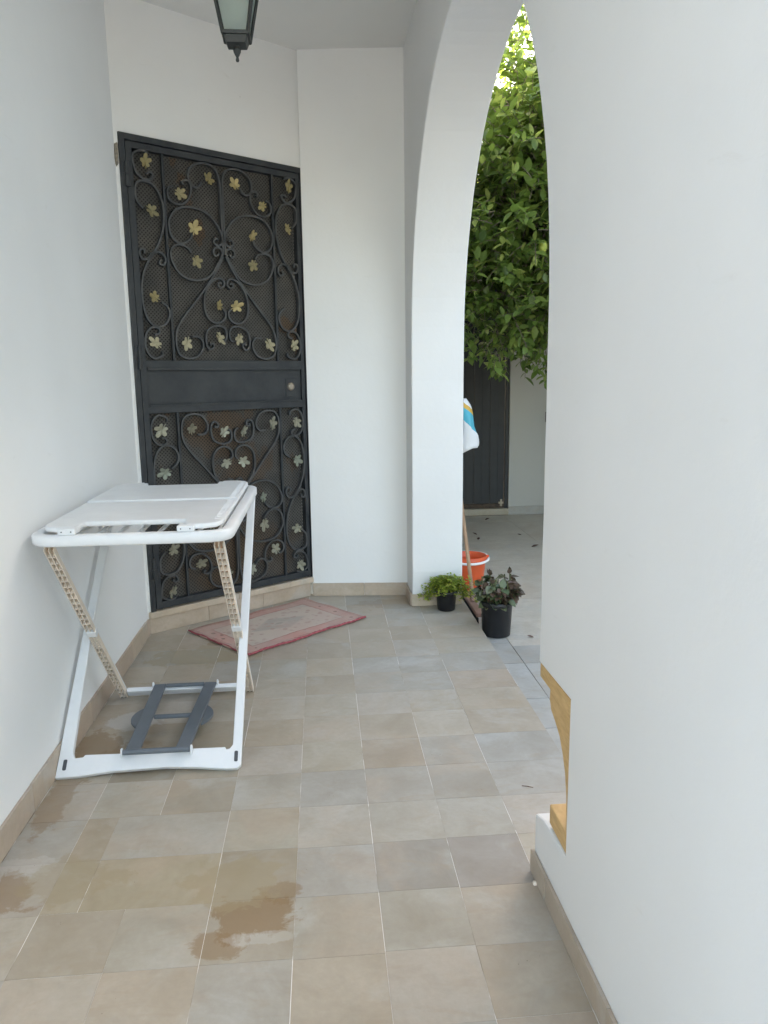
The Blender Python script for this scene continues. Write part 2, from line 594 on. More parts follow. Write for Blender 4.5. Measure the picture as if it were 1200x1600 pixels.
c = M_.mix(M_.ramp(wear, .42, .75, 0, .40), c, (.60, .53, .45))
weave = M_.n('ShaderNodeTexWave', {'bands_direction': 'X'}, Scale=120.0)
M_.set(weave.inputs['Vector'], oc)
M_.base(c)
M_.bump(M_.math('ADD', M_.noise(oc, 220, 3), M_.math('MULTIPLY', weave.outputs[1], .4)), .5, .004)
MAT['rug'] = M_.m

# printed carrier bag
M_ = M('printed_bag', .4, (.75, .76, .78), spec=.4)
oc = M_.objc()
sx = M_.n('ShaderNodeSeparateXYZ', Vector=oc)
up = M_.math('ADD', sx.outputs[2], M_.math('MULTIPLY', sx.outputs[0], .9))
upn = M_.math('ADD', up, M_.math('MULTIPLY', M_.noise(oc, 14, 2), .03))
c = M_.mix(M_.math('MULTIPLY', M_.math('GREATER_THAN', upn, .045), M_.math('LESS_THAN', upn, .125)), (.74, .75, .77), (.05, .40, .52))
c = M_.mix(M_.math('MULTIPLY', M_.math('GREATER_THAN', upn, .125), M_.math('LESS_THAN', upn, .155)), c, (.62, .36, .05))
M_.base(c)
M_.b.inputs['Transmission Weight'].default_value = .1
M_.bump(M_.noise(oc, 25, 4), .4, .01)
MAT['bag'] = M_.m


# ------------------------------------------------------------------ ground, floors
def structure(o):
    o['kind'] = 'structure'
    return o


g = MB().add([(-120, -120, -.075), (120, -120, -.075), (120, 120, -.075), (-120, 120, -.075)], [(0, 1, 2, 3)])
structure(obj('ground', g, MAT['ground']))


def xw(y):
    return .492 + .0165 * (4.13 - y)


def tile_mesh(name, th, wob, bev=.0004):
    """unit tile, top near z=0, edges eased, corners a little uneven"""
    mb = MB()
    mb.box(-.5, .5, -.5, .5, -th, 0)
    me = mb.mesh(name)
    bm = bmesh.new()
    bm.from_mesh(me)
    for v in bm.verts:
        v.co.x *= .207
        v.co.y *= .203
    bmesh.ops.bevel(bm, geom=[e for e in bm.edges if e.verts[0].co.z > -.001 and e.verts[1].co.z > -.001], offset=bev, segments=2, affect='EDGES')
    for v in bm.verts:
        v.co.x /= .207
        v.co.y /= .203
    for v in bm.verts:
        if v.co.z > -th * .9:
            v.co.z += wob[0] * v.co.x + wob[1] * v.co.y
    bm.to_mesh(me)
    bm.free()
    me.materials.append(MAT['tile'])
    return me


TILES = [tile_mesh('tile', .011, w_) for w_ in ((0, 0), (.0002, .0001), (-.0002, .0002), (.0001, -.0002), (-.0001, -.0001))]
floor = structure(obj('tiled_floor', MB().box(-.93, .80, -2.2, 4.45, -.07, -.0008), MAT['grout']))
PAL = [(.42, .39, .33), (.385, .375, .345), (.43, .375, .30), (.41, .355, .285), (.37, .36, .335), (.46, .42, .36), (.40, .34, .27), (.44, .41, .37), (.43, .36, .295)]
OVR = {(5, 1): (.255, .25, .235), (6, 1): (.28, .265, .255), (3, 1): (.315, .275, .205), (2, 1): (.37, .32, .215), (1, 1): (.37, .325, .235),
       (1, 2): (.36, .305, .22), (2, 2): (.39, .385, .355), (2, 3): (.33, .30, .245), (3, 0): (.36, .325, .265), (2, 0): (.39, .375, .325),
       (3, 2): (.40, .385, .325), (3, 3): (.39, .38, .345), (4, 1): (.37, .365, .345), (4, 2): (.40, .385, .35), (4, 3): (.385, .385, .37),
       (5, 4): (.38, .32, .255), (5, 5): (.40, .35, .285), (4, 4): (.42, .39, .325), (5, 3): (.38, .37, .345), (6, 4): (.37, .355, .325),
       (5, 2): (.38, .37, .335), (6, 2): (.385, .38, .35), (6, 3): (.36, .345, .315), (1, 3): (.39, .375, .33), (1, 4): (.30, .25, .185),
       (1, 5): (.31, .265, .20), (2, 5): (.33, .295, .23), (2, 4): (.34, .31, .25), (7, 3): (.36, .355, .335), (7, 4): (.35, .35, .335),
       (4, 0): (.37, .35, .30), (5, 0): (.365, .35, .305), (6, 0): (.375, .345, .30), (1, 0): (.36, .315, .245), (5, 9): (.42, .37, .30)}
XL = [-.906, -.729, -.519, -.308, -.098, .1126, .323, .528, .80]
YR0, YRS = 1.5158, .2053
for ci in range(8):
    joints = []
    for j in range(-5, 16):
        amp = .004 if j < 5 else (.010 if j < 8 else .016)
        if ci in (1, 2) and 0 <= j <= 3:
            amp = 0
        joints.append(YR0 + j * YRS + random.uniform(-amp, amp))
    joints[-1] = 4.45
    for j in range(-5, 15):
        x0, x1 = XL[ci], XL[ci + 1]
        y0, y1 = joints[j + 5], joints[j + 6]
        if ci == 1 and j in (1, 2):
            x1 = -.637
        if ci == 2 and j in (1, 2):
            x0 = -.637
        if ci == 7 and y1 < 1.70:
            x1 = xw(1.5) + .02
            if x1 - x0 < .012:
                continue
        gap = random.choice((.0006, .0010, .0015, .0008))
        gy = random.choice((.0002, .0002, .0003, .0009))
        o = bpy.data.objects.new('tile', random.choice(TILES))
        COL.objects.link(o)
        o.parent = floor
        o.location = ((x0 + x1) / 2 + random.uniform(-.0004, .0004), (y0 + y1) / 2, random.uniform(-.0002, .0002))
        o.scale = (x1 - x0 - gap, y1 - y0 - gy, 1)
        cc = OVR.get((ci, j)) or random.choice(PAL)
        k = random.uniform(1.0, 1.10)
        o.color = (cc[0] * k * .98, cc[1] * k * .93, cc[2] * k * .865, 1)
# mortar crumbs by the foot of the near pier
court = structure(obj('courtyard_floor', MB().box(.80, 5.6, -2.2, 7.3, -.074, -.0535), MAT['court_grout']))
slab_me = tile_mesh('slab', .010, (0, 0))
slab_me.materials.clear()
slab_me.materials.append(MAT['court_slab'])
xs = [.803, .928, 1.73, 2.53, 3.33, 4.13, 4.93, 5.59]
for xi in range(len(xs) - 1):
    if xi == 0:
        ys = [1.0, 1.27, 1.55, 1.83, 2.11, 2.38, 2.66, 2.93, 3.325, 3.60, 3.87, 4.14, 4.41, 4.68, 4.95]
    else:
        ys = [.92, 1.72, 2.52, 3.322, 3.552, 4.35, 5.15, 5.95, 6.75, 7.08]
    for yi in range(len(ys) - 1):
        o = bpy.data.objects.new('paving_slab', slab_me)
        COL.objects.link(o)
        o.parent = court
        gp = .0045 if xi == 0 else .0022
        o.location = ((xs[xi] + xs[xi + 1]) / 2, (ys[yi] + ys[yi + 1]) / 2, -.05 + random.uniform(-.0006, .0006))
        o.scale = (xs[xi + 1] - xs[xi] - gp, ys[yi + 1] - ys[yi] - gp, 1)
        k = random.uniform(.95, 1.05)
        base = (.42, .42, .40) if xi == 0 or yi in (2, 3) else (.68, .62, .53)
        o.color = (*[q * k for q in base], 1)

# ------------------------------------------------------------------ walls
WALL_TOP = 3.6
ROOF_Y, LEFT_Y0, LEFT_TOP, RIGHT_Y0, SHADE_HOUSE_TOP = 0.0, -1.0, 3.4, .0, 6.15
A2, B2 = Vector((-.905, 3.80)), Vector((-.085, 4.40))
DT = (B2 - A2).normalized()
DN = Vector((-DT.y, DT.x))
DANG = math.atan2(DT.y, DT.x)


def skirting(parent, p0, p1, h, piece, th=.010, base_col=(.57, .435, .335), z0=0, mat='sill_stone', side=1, name='skirting_tile'):
    """row of skirting tiles from p0 to p1; side=+1 puts the thickness to the left of the direction of travel"""
    p0, p1 = Vector(p0), Vector(p1)
    L = (p1 - p0).length
    d = (p1 - p0) / L
    nrm = Vector((-d.y, d.x)) * side
    s = 0
    while s < L - .005:
        e = min(L, s + piece * random.uniform(.93, 1.07))
        if L - e < .05:
            e = L
        a, b = p0 + d * (s + .0008), p0 + d * (e - .0008)
        q = random.uniform(-.0008, .0008)
        hh = h + random.uniform(-.003, .002)
        poly = [a + nrm * q, b + nrm * q, b + nrm * (th + q), a + nrm * (th + q)]
        mb = MB()
        mb.add([(v.x, v.y, z0 + .0008) for v in poly] + [(v.x, v.y, z0 + hh) for v in poly],
               [(0, 1, 2, 3), (7, 6, 5, 4), (0, 4, 5, 1), (1, 5, 6, 2), (2, 6, 7, 3), (3, 7, 4, 0)])
        o = obj(name, mb, MAT[mat], parent, bevel=.0015)
        k = random.uniform(.9, 1.08)
        o.color = (base_col[0] * k, base_col[1] * k * random.uniform(.98, 1.02), base_col[2] * k, 1)
        s = e


# left wall
wl = obj('plaster_wall', MB().box(-1.15, -.916, LEFT_Y0, 4.45, -.07, LEFT_TOP), MAT['plaster_left'])
tag(wl, 'long bare white plaster wall behind the drying rack', 'wall')
skirting(wl, (-.9155, .6), (-.9155, 3.795), .088, .31, side=-1)

# wall above and beside the iron door
dw = thing('plaster_wall', 'short diagonal white wall above the iron door', 'wall', (A2.x, A2.y, 0), DANG)
mb = MB()
mb.box(-.06, 1.08, .012, .30, 2.424, WALL_TOP)
mb.box(-.06, .014, .012, .30, 0, 2.424)
mb.box(1.0402, 1.10, .016, .30, 0, 2.424)
obj('masonry', mb, MAT['plaster'], dw, local=True)


def chip(name, pts, parent, depth=.012, mat='chip'):
    """lump of broken mortar, outline in the parent's x / z plane"""
    mb = MB()
    n = len(pts)
    cx, cz = sum(p[0] for p in pts) / n, sum(p[1] for p in pts) / n
    vs = [(x, .014, z) for x, z in pts] + [(cx + (x - cx) * .7, .012 - depth * random.uniform(.5, 1), cz + (z - cz) * .75) for x, z in pts] + [(cx, .012 - depth, cz)]
    fs = [(i, (i + 1) % n, n + (i + 1) % n, n + i) for i in range(n)] + [(n + i, n + (i + 1) % n, 2 * n) for i in range(n)]
    mb.add(vs, fs)
    return obj(name, mb, MAT[mat], parent, local=True)


chip('broken_mortar', [(.012, 2.38), (-.004, 2.37), (-.010, 2.33), (-.013, 2.30), (.0, 2.265), (.012, 2.28)], dw)
chip('broken_mortar', [(1.0405, .25), (1.046, .26), (1.060, .245), (1.062, .20), (1.055, .14), (1.047, .118), (1.0405, .118)], dw, .02)
chip('broken_mortar', [(.013, .30), (.004, .27), (.008, .24), (.003, .20), (.013, .16)], dw, .006, 'plaster')

# rear wall
rw = thing('plaster_wall', 'narrow white wall between the iron door and the arch pier', 'wall', (.2, 4.38, 0))
mb = MB()
P0, P1 = Vector((-.076, 4.4045)), Vector((.515, 4.345))
d = (P1 - P0).normalized()
nb = Vector((-d.y, d.x))
q = [P0, P1, P1 + nb * .25, P0 + nb * .25]
mb.add([(v.x, v.y, 0) for v in q] + [(v.x, v.y, WALL_TOP) for v in q], [(0, 1, 2, 3), (7, 6, 5, 4), (0, 4, 5, 1), (1, 5, 6, 2), (2, 6, 7, 3), (3, 7, 4, 0)])
obj('masonry', mb, MAT['plaster'], rw)
skirting(rw, P0 + Vector((.0, -.001)), P1 + Vector((-.004, -.001)), .078, .30, side=-1)

# arch wall on the right: one body with the arched opening and the small niche in its near pier
aw = thing('arch_wall', 'thick white wall on the right pierced by a round arch', 'wall', (.64, 1.2, 0))
CY, CZ, RR = 2.935, 1.475, 1.168
out = [(RIGHT_Y0, -.07), (1.767, -.07), (1.767, .165), (1.70, .188), (1.538, .200), (1.538, .584), (1.767, .584)]
out += [(1.767 + random.uniform(-.003, .002), z) for z in (.66, .74, .83, .95, 1.02, 1.1, 1.21, 1.3, 1.38)]
for k in range(0, 49):
    a = math.pi - math.pi * k / 48
    out.append((CY + RR * math.cos(a) * (1 + random.uniform(-.0012, .0012)), CZ + (RR - .015) * math.sin(a)))
out += [(4.108 + .014 * (1.4 - z) / 1.4 + random.uniform(-.003, .003), z) for z in (1.38, 1.27, 1.2, 1.1, .98, .9, .75, .66, .55, .42, .3, .2)]
out += [(4.125, .12), (4.125, -.07), (7.08, -.07), (7.08, WALL_TOP), (RIGHT_Y0, WALL_TOP)]
mb = MB()
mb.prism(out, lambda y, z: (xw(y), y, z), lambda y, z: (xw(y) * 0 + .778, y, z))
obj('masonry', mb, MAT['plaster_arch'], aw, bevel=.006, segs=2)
skirting(aw, (xw(RIGHT_Y0 + .01) - .0005, RIGHT_Y0 + .01), (xw(1.765) - .0005, 1.766), .066, .42, side=1, base_col=(.46, .365, .28))
skirting(aw, (xw(4.13) - .004, 4.1245), (.778, 4.1245), .069, .29, side=-1, base_col=(.57, .44, .335))
skirting(aw, (xw(4.13) - .0005, 4.126), (xw(4.35) - .0005, 4.345), .074, .2, side=1, base_col=(.48, .36, .275))
# timber pieces set in the niche
nb_ = MB().box(.5345, .772, 1.5385, 1.7665, .5455, .5835)
obj('niche_board', nb_, MAT['niche_wood'], aw, bevel=.003)
prof = [(1.5385, .545), (1.700, .545), (1.702, .512), (1.69, .49), (1.655, .475), (1.62, .455), (1.595, .425), (1.575, .39), (1.560, .34), (1.556, .28), (1.556, .252), (1.5385, .252)]
obj('niche_bracket', MB().prism(prof, lambda y, z: (.5405, y, z), lambda y, z: (.70, y, z)), MAT['niche_wood'], aw, bevel=.002)
obj('niche_block', MB().box(.5375, .765, 1.5385, 1.668, .2005, .2515), MAT['niche_wood'], aw, bevel=.003)

# ceiling of the porch
structure(obj('ceiling', MB().box(-.915, .62, ROOF_Y, 4.75, 3.012, 3.25), MAT['ceiling']))

# far courtyard wall with gate
cw = thing('courtyard_wall', 'grey white courtyard wall beyond the lemon tree', 'wall', (2.5, 7.2, -.05))
mb = MB()
mb.box(1.79, 5.6, 7.10, 7.35, -.07, 3.1)
mb.box(.5, 1.79, 7.10, 7.35, 2.15, 3.1)
mb.box(.5, .80, 7.10, 7.35, -.07, 2.15)
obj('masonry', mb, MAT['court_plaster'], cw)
skirting(cw, (1.795, 7.099), (2.615, 7.099), .085, .42, side=-1, base_col=(.42, .42, .41), z0=-.05)
obj('small_wall_box', MB().box(2.135, 2.20, 7.07, 7.10, .84, .94), MAT['gate_metal'], cw, bevel=.004)  # plain dark box for an unidentified item on the wall
obj('shade_return_wall', MB().box(2.62, 2.85, 5.3, 7.098, -.07, 3.1), MAT['court_plaster'], cw)  # unseen wall added to darken the corner by the gate
obj('shade_canopy', MB().box(.79, 2.618, 6.0, 7.098, 2.42, 2.55), MAT['court_plaster'], cw)  # slab added behind the leaves to keep skylight off the far wall
hs = thing('shade_house', 'tall plain house added out of view to shade the courtyard', 'shade_house', (7.6, 2.5, -.07))  # unseen block added here, height set to keep the sun out
obj('masonry', MB().box(5.6, 9.6, -3.0, 8.5, -.07, SHADE_HOUSE_TOP), MAT['court_plaster'], hs)
obj('shade_parapet', MB().box(5.57, 9.63, -3.03, 8.53, SHADE_HOUSE_TOP + .002, SHADE_HOUSE_TOP + .12), MAT['court_plaster'], hs, bevel=.01)

gate = thing('courtyard_gate', 'dark charcoal plank gate in the far courtyard wall', 'gate', (1.3, 7.14, -.05))
sill = obj('threshold', MB().box(.80, 1.79, 7.09, 7.30, -.05, .012), MAT['sill_stone'], gate, bevel=.004)
sill.color = (.42, .36, .27, 1)
obj('bottom_rail', MB().box(.805, 1.785, 7.135, 7.165, .0125, .055), MAT['gate_rust'], gate, bevel=.003)
obj('frame_post', MB().box(1.755, 1.788, 7.125, 7.18, .0125, 2.148), MAT['gate_metal'], gate, bevel=.003)
obj('frame_post', MB().box(.802, .835, 7.125, 7.18, .0125, 2.148), MAT['gate_metal'], gate, bevel=.003)
k = 0
x = .837
while x < 1.745:
    e = min(1.753, x + .0765)
    obj('plank', MB().box(x, e, 7.145 + (.006 if k % 2 else 0), 7.165, .056, 2.147), MAT['gate_metal'], gate, bevel=.002)
    x = e + .001
    k += 1
obj('drop_bolt', MB().box(1.715, 1.735, 7.125, 7.14, .03, .10).box(1.70, 1.75, 7.127, 7.138, .055, .075), MAT['steel'], gate, bevel=.002)

# ------------------------------------------------------------------ door step
st = thing('door_step', 'low pale stone step under the iron door', 'step', (A2.x, A2.y, 0), DANG)
for u0, u1 in ((.0, .335), (.3365, .68), (.6815, 1.012)):
    o = obj('riser_tile', MB().box(u0, u1, .004, .05, .0008, .083), MAT['sill_stone'], st, bevel=.0015, local=True)
    o.color = (.58, .435, .325, 1)
for u0, u1 in ((.002, .52), (.5215, 1.030)):
    o = obj('sill_slab', MB().box(u0, u1, -.006, .25, .0835, .116), MAT['sill_stone'], st, bevel=.003, local=True)
    o.color = (.66, .505, .37, 1)

# ------------------------------------------------------------------ iron door
dorg = A2 + DN * .018
dr = thing('security_door', 'black wrought iron door with scrolls and gilt vine leaves', 'door', (dorg.x, dorg.y, 0), DANG)
dr.scale = (1.012, 1, 1)
Z0, Z1 = .1165, 2.4225
fr = obj('frame', MB().box(.0145, .040, -.016, .04, Z0, Z1).box(1.0125, 1.0265, -.016, .04, Z0, Z1).box(.040, 1.0125, -.016, .04, 2.394, Z1), MAT['iron'], dr, bevel=.002, local=True)
LZ0, LZ1 = .124, 2.390
lf = obj('leaf_frame', MB().box(.045, .074, -.010, .03, LZ0, LZ1).box(.987, 1.0085, -.010, .03, LZ0, LZ1).box(.074, .987, -.010, .03, 2.362, LZ1)
         .box(.074, .987, -.010, .03, LZ0, .158).box(.074, .987, -.010, .03, 1.352, 1.388).box(.074, .987, -.010, .03, 1.128, 1.162), MAT['iron'], dr, bevel=.002, local=True)
obj('bead', MB().box(.080, .981, -.0145, -.0102, 1.3395, 1.3535).box(.080, .981, -.0145, -.0102, 1.1605, 1.170), MAT['iron'], lf, bevel=.001, local=True)
mp = obj('middle_panel', MB().box(.0745, .9865, .004, .012, 1.1625, 1.3515), MAT['iron'], dr, bevel=.001, local=True)
obj('lock_plate', MB().box(.885, .947, .0005, .0038, 1.190, 1.290), MAT['iron'], mp, bevel=.001, local=True)
mb = MB()
mb.tube([(.917, .001, 1.245), (.917, -.006, 1.245), (.917, -.010, 1.245)], [.022, .022, .014], 20)
lk = obj('lock_cylinder', mb, MAT['steel'], mp, local=True)
obj('backing_panel', MB().box(.02, 1.022, .085, .12, Z0, 2.42), MAT['shaded_wood'], dr, local=True)
for nm, z0, z1 in (('perforated_sheet', 1.386, 2.364), ('perforated_sheet', .150, 1.130)):
    obj(nm, MB().add([(.070, .024, z0), (.990, .024, z0), (.990, .024, z1), (.070, .024, z1)], [(0, 1, 2, 3)]), MAT['perf'], dr, local=True)
for u in (.227, .839):
    for z0, z1 in ((1.388, 2.362), (.158, 1.128)):
        obj('upright_bar', MB().box(u - .006, u + .006, -.006, .012, z0, z1), MAT['iron'], dr, bevel=.0015, local=True)
for z in (2.24, 1.40, .34):
    o = obj('hinge', MB().tube([(.042, -.020, z - .055), (.042, -.020, z - .001)], .011, 12).tube([(.042, -.020, z + .001), (.042, -.020, z + .055)], .011, 12)
            .box(.020, .040, -.020, -.0165, z + .004, z + .05).box(.044, .066, -.014, -.0105, z - .05, z - .004), MAT['iron'], dr, local=True)
SCR = [
 [(0.156, 2.352), (0.119, 2.360), (0.082, 2.339), (0.078, 2.309), (0.09, 2.26), (0.123, 2.234), (0.157, 2.235), (0.172, 2.258), (0.157, 2.269), (0.143, 2.256)],
 [(0.114, 2.101), (0.085, 2.132), (0.080, 2.173), (0.088, 2.209), (0.123, 2.225), (0.17, 2.213), (0.203, 2.166), (0.216, 2.097), (0.205, 2.007), (0.169, 1.923), (0.116, 1.848), (0.088, 1.774), (0.080, 1.711), (0.084, 1.64), (0.104, 1.582), (0.142, 1.552), (0.188, 1.562), (0.215, 1.605), (0.208, 1.646), (0.176, 1.672)],
 [(0.144, 1.899), (0.121, 1.87), (0.093, 1.867), (0.081, 1.892), (0.09, 1.913), (0.106, 1.909), (0.105, 1.893)],
 [(0.118, 1.861), (0.147, 1.895), (0.18, 1.907), (0.207, 1.887), (0.209, 1.86), (0.194, 1.845), (0.179, 1.855), (0.188, 1.871)],
 [(0.132, 1.512), (0.153, 1.518), (0.159, 1.536), (0.142, 1.548), (0.112, 1.544), (0.087, 1.513), (0.080, 1.458), (0.097, 1.415), (0.127, 1.398), (0.163, 1.411), (0.167, 1.432)],
 [(0.527, 1.925), (0.527, 2.043), (0.527, 2.183), (0.524, 2.283), (0.503, 2.335), (0.457, 2.354), (0.404, 2.346), (0.368, 2.321), (0.355, 2.283), (0.363, 2.251), (0.386, 2.234), (0.414, 2.242), (0.426, 2.262)],
 [(0.330, 2.237), (0.320, 2.247), (0.333, 2.258), (0.354, 2.256), (0.367, 2.229), (0.358, 2.187), (0.329, 2.151), (0.288, 2.141), (0.252, 2.156), (0.241, 2.187), (0.250, 2.213), (0.273, 2.223)],
 [(0.503, 1.994), (0.489, 2.001), (0.477, 1.985), (0.487, 1.970), (0.509, 1.968), (0.525, 1.984), (0.524, 2.014), (0.505, 2.059), (0.461, 2.107), (0.401, 2.133), (0.328, 2.133), (0.275, 2.110), (0.243, 2.064), (0.240, 2.019), (0.255, 1.979), (0.286, 1.959), (0.317, 1.962), (0.35, 1.986), (0.361, 2.01)],
 [(0.503, 1.927), (0.489, 1.915), (0.474, 1.921), (0.474, 1.943), (0.492, 1.957), (0.512, 1.952), (0.522, 1.927), (0.490, 1.869), (0.445, 1.811), (0.379, 1.787), (0.316, 1.794), (0.270, 1.826), (0.243, 1.876), (0.241, 1.916), (0.262, 1.944), (0.296, 1.951), (0.331, 1.940), (0.35, 1.918)],
 [(0.526, 1.915), (0.479, 1.833), (0.410, 1.743), (0.341, 1.661), (0.276, 1.584), (0.246, 1.527), (0.242, 1.461), (0.259, 1.416), (0.301, 1.399), (0.352, 1.408), (0.383, 1.444), (0.387, 1.482), (0.364, 1.507), (0.33, 1.508)],
 [(0.509, 1.779), (0.496, 1.784), (0.490, 1.770), (0.504, 1.758), (0.523, 1.771), (0.522, 1.792), (0.499, 1.806), (0.458, 1.789), (0.421, 1.741), (0.406, 1.683), (0.414, 1.620), (0.448, 1.585), (0.488, 1.582), (0.518, 1.603), (0.524, 1.635), (0.509, 1.651)],
 [(0.432, 1.465), (0.430, 1.475), (0.446, 1.473), (0.447, 1.455), (0.428, 1.444), (0.410, 1.459), (0.405, 1.497), (0.420, 1.544), (0.469, 1.565), (0.512, 1.556), (0.525, 1.525), (0.518, 1.495), (0.500, 1.486)]]
LV = [(0.134, 2.310, 100), (0.147, 2.093, -15), (0.458, 2.277, 60), (0.301, 2.192, -40), (0.370, 2.034, 75), (0.371, 1.883, -70),
      (0.137, 1.690, 150), (0.132, 1.470, 140), (0.292, 1.474, -105), (0.482, 1.668, 150), (0.476, 1.504, -65)]
UC = .533
PROF = [(-.0045, -.011), (.0045, -.011), (.0045, .010), (-.0045, .010)]


def flipv(v):
    return .156 + (2.364 - v) * (.972 / .976)


scr_mesh = {}
for pi, pts in enumerate(SCR):
    for flip in (False, True):
        for mir in (False, True):
            P_ = [((2 * UC - u) if mir else u, 0.0, flipv(v) if flip else v) for u, v in pts]
            path = catmull(P_, 5)
            obj('scroll', MB().sweep(path, PROF, (0, 1, 0), smooth=False), MAT['scroll'], dr, local=True)


def vine_leaf_mesh():
    out = []
    R_ = [(-92, .22), (-78, .46), (-64, .74), (-50, .84), (-36, .78), (-24, .56), (-10, .60), (2, .88), (16, 1.0), (30, .96), (42, .74), (52, .52), (64, .78), (76, 1.04), (90, 1.14)]
    full = R_ + [(180 - a, r) for a, r in reversed(R_[:-1])]
    vs = [(0, -.004, 0)]
    for a, r in full:
        x, z = r * math.cos(RAD(a)), r * math.sin(RAD(a))
        vs.append((x * .034, -.010 * r * r + .002 * math.sin(5 * RAD(a)), z * .034))
    n = len(full)
    fs = [(0, 1 + i, 1 + (i + 1) % n) for i in range(n)]
    mb = MB().add(vs, fs)
    b = [(x, y + .0015, z) for x, y, z in vs]
    mb.add(b, [tuple(reversed(f)) for f in fs])
    mb.box(-.002, .002, -.006, -.002, -.030, 0)
    me = mb.mesh('gilt_leaf')
    me.materials.append(MAT['gilt'])
    return me


VL = vine_leaf_mesh()
for u, v, ang in LV:
    for flip in (False, True):
        for mir in (False, True):
            if (u, flip, mir) in ((0.137, False, True),):
                continue
            o = bpy.data.objects.new('vine_leaf', VL)
            COL.objects.link(o)
            o.parent = dr
            uu, vv = ((2 * UC - u) if mir else u), (flipv(v) if flip else v)
            a = ang + random.uniform(-14, 14)
            if mir:
                a = 180 - a
            if flip:
                a = -a
            s = random.uniform(.96, 1.16)
            o.matrix_parent_inverse = Matrix()
            o.location = (uu, -.012, vv)
            o.rotation_euler = (RAD(random.uniform(-25, 25)), RAD(90 - a), RAD(random.uniform(-25, 25)))
            o.scale = (s * random.uniform(.78, 1.0), 1.6, s)
            gold = random.choice(((.34, .28, .13), (.42, .34, .16), (.30, .26, .14))) if not flip else random.choice(((.30, .29, .22), (.33, .33, .26), (.27, .30, .24)))
            if not flip and vv < 1.55:
                gold = (.40, .36, .24)
            o.color = (*gold, 1)

# ------------------------------------------------------------------ lantern
lx, ly = -.212, 2.40
ln = thing('lantern', 'black four-sided porch lantern hanging from the ceiling', 'lamp', (lx, ly, 3.012))
zb, zt, hb, ht = 2.262, 2.412, .0345, .0625
mb = MB()
cor = [(-1, -1), (1, -1), (1, 1), (-1, 1)]
for sx_, sy_ in cor:
    mb.obox((lx + sx_ * hb, ly + sy_ * hb, zb - .004), (lx + sx_ * ht, ly + sy_ * ht, zt), .009, .009, (sx_, -sy_, 0))
for (h_, z_, t_) in ((hb, zb, .010), (ht, zt, .012)):
    for i in range(4):
        a, b = cor[i], cor[(i + 1) % 4]
        mb.obox((lx + a[0] * h_, ly + a[1] * h_, z_), (lx + b[0] * h_, ly + b[1] * h_, z_), .010, t_)
obj('frame', mb, MAT['lantern_metal'], ln, bevel=.0012)
for i in range(4):
    a, b = cor[i], cor[(i + 1) % 4]
    vs = [(lx + a[0] * hb * .93, ly + a[1] * hb * .93, zb), (lx + b[0] * hb * .93, ly + b[1] * hb * .93, zb), (lx + b[0] * ht * .95, ly + b[1] * ht * .95, zt), (lx + a[0] * ht * .95, ly + a[1] * ht * .95, zt)]
    c0 = Vector((lx, ly, 0))
    inn = [(v[0] + (lx - v[0]) * .06, v[1] + (ly - v[1]) * .06, v[2]) for v in vs]
    mb = MB().add(vs + inn, [(0, 1, 2, 3), (7, 6, 5, 4), (0, 4, 5, 1), (1, 5, 6, 2), (2, 6, 7, 3), (3, 7, 4, 0)])
    obj('glass_pane', mb, MAT['glass'], ln)
mb = MB()
for (r0, z0, r1, z1) in ((ht + .014, 2.402, ht + .018, 2.416), (ht + .018, 2.416, .030, 2.475), (.030, 2.475, .018, 2.515)):
    vs = [(lx + a * r0, ly + b * r0, z0) for a, b in cor] + [(lx + a * r1, ly + b * r1, z1) for a, b in cor]
    mb.add(vs, [(0, 1, 5, 4), (1, 2, 6, 5), (2, 3, 7, 6), (3, 0, 4, 7), (3, 2, 1, 0), (4, 5, 6, 7)])
obj('roof', mb, MAT['lantern_metal'], ln)
mb = MB()
r0, r1 = hb - .001, hb * .78
vs = [(lx + a * r0, ly + b * r0, zb - .006) for a, b in cor] + [(lx + a * r1, ly + b * r1, 2.238) for a, b in cor]
mb.add(vs, [(0, 1, 5, 4), (1, 2, 6, 5), (2, 3, 7, 6), (3, 0, 4, 7), (0, 1, 2, 3), (7, 6, 5, 4)])
obj('base', mb, MAT['lantern_metal'], ln, bevel=.002)
fin = [(0, 2.196), (.004, 2.197), (.0052, 2.201), (.004, 2.206), (.0035, 2.209), (.0062, 2.213), (.0105, 2.222), (.0115, 2.228), (.009, 2.233), (.0055, 2.235), (.010, 2.238), (.014, 2.2385), (0, 2.239)]
obj('finial', MB().lathe(fin, (lx, ly, 0), 16), MAT['lantern_metal'], ln)
bulb = [(0, 2.292), (.014, 2.297), (.024, 2.315), (.024, 2.335), (.014, 2.36), (.012, 2.41), (0, 2.411)]
obj('bulb', MB().lathe(bulb, (lx, ly, 0), 16), MAT['bulb'], ln)
obj('hanger', MB().tube([(lx, ly, 2.51), (lx, ly, 2.985)], .006, 8), MAT['lantern_metal'], ln)
obj('ceiling_rose', MB().lathe([(0, 2.97), (.02, 2.972), (.045, 2.99), (.05, 3.0115), (0, 3.012)], (lx, ly, 0), 20), MAT['lantern_metal'], ln)

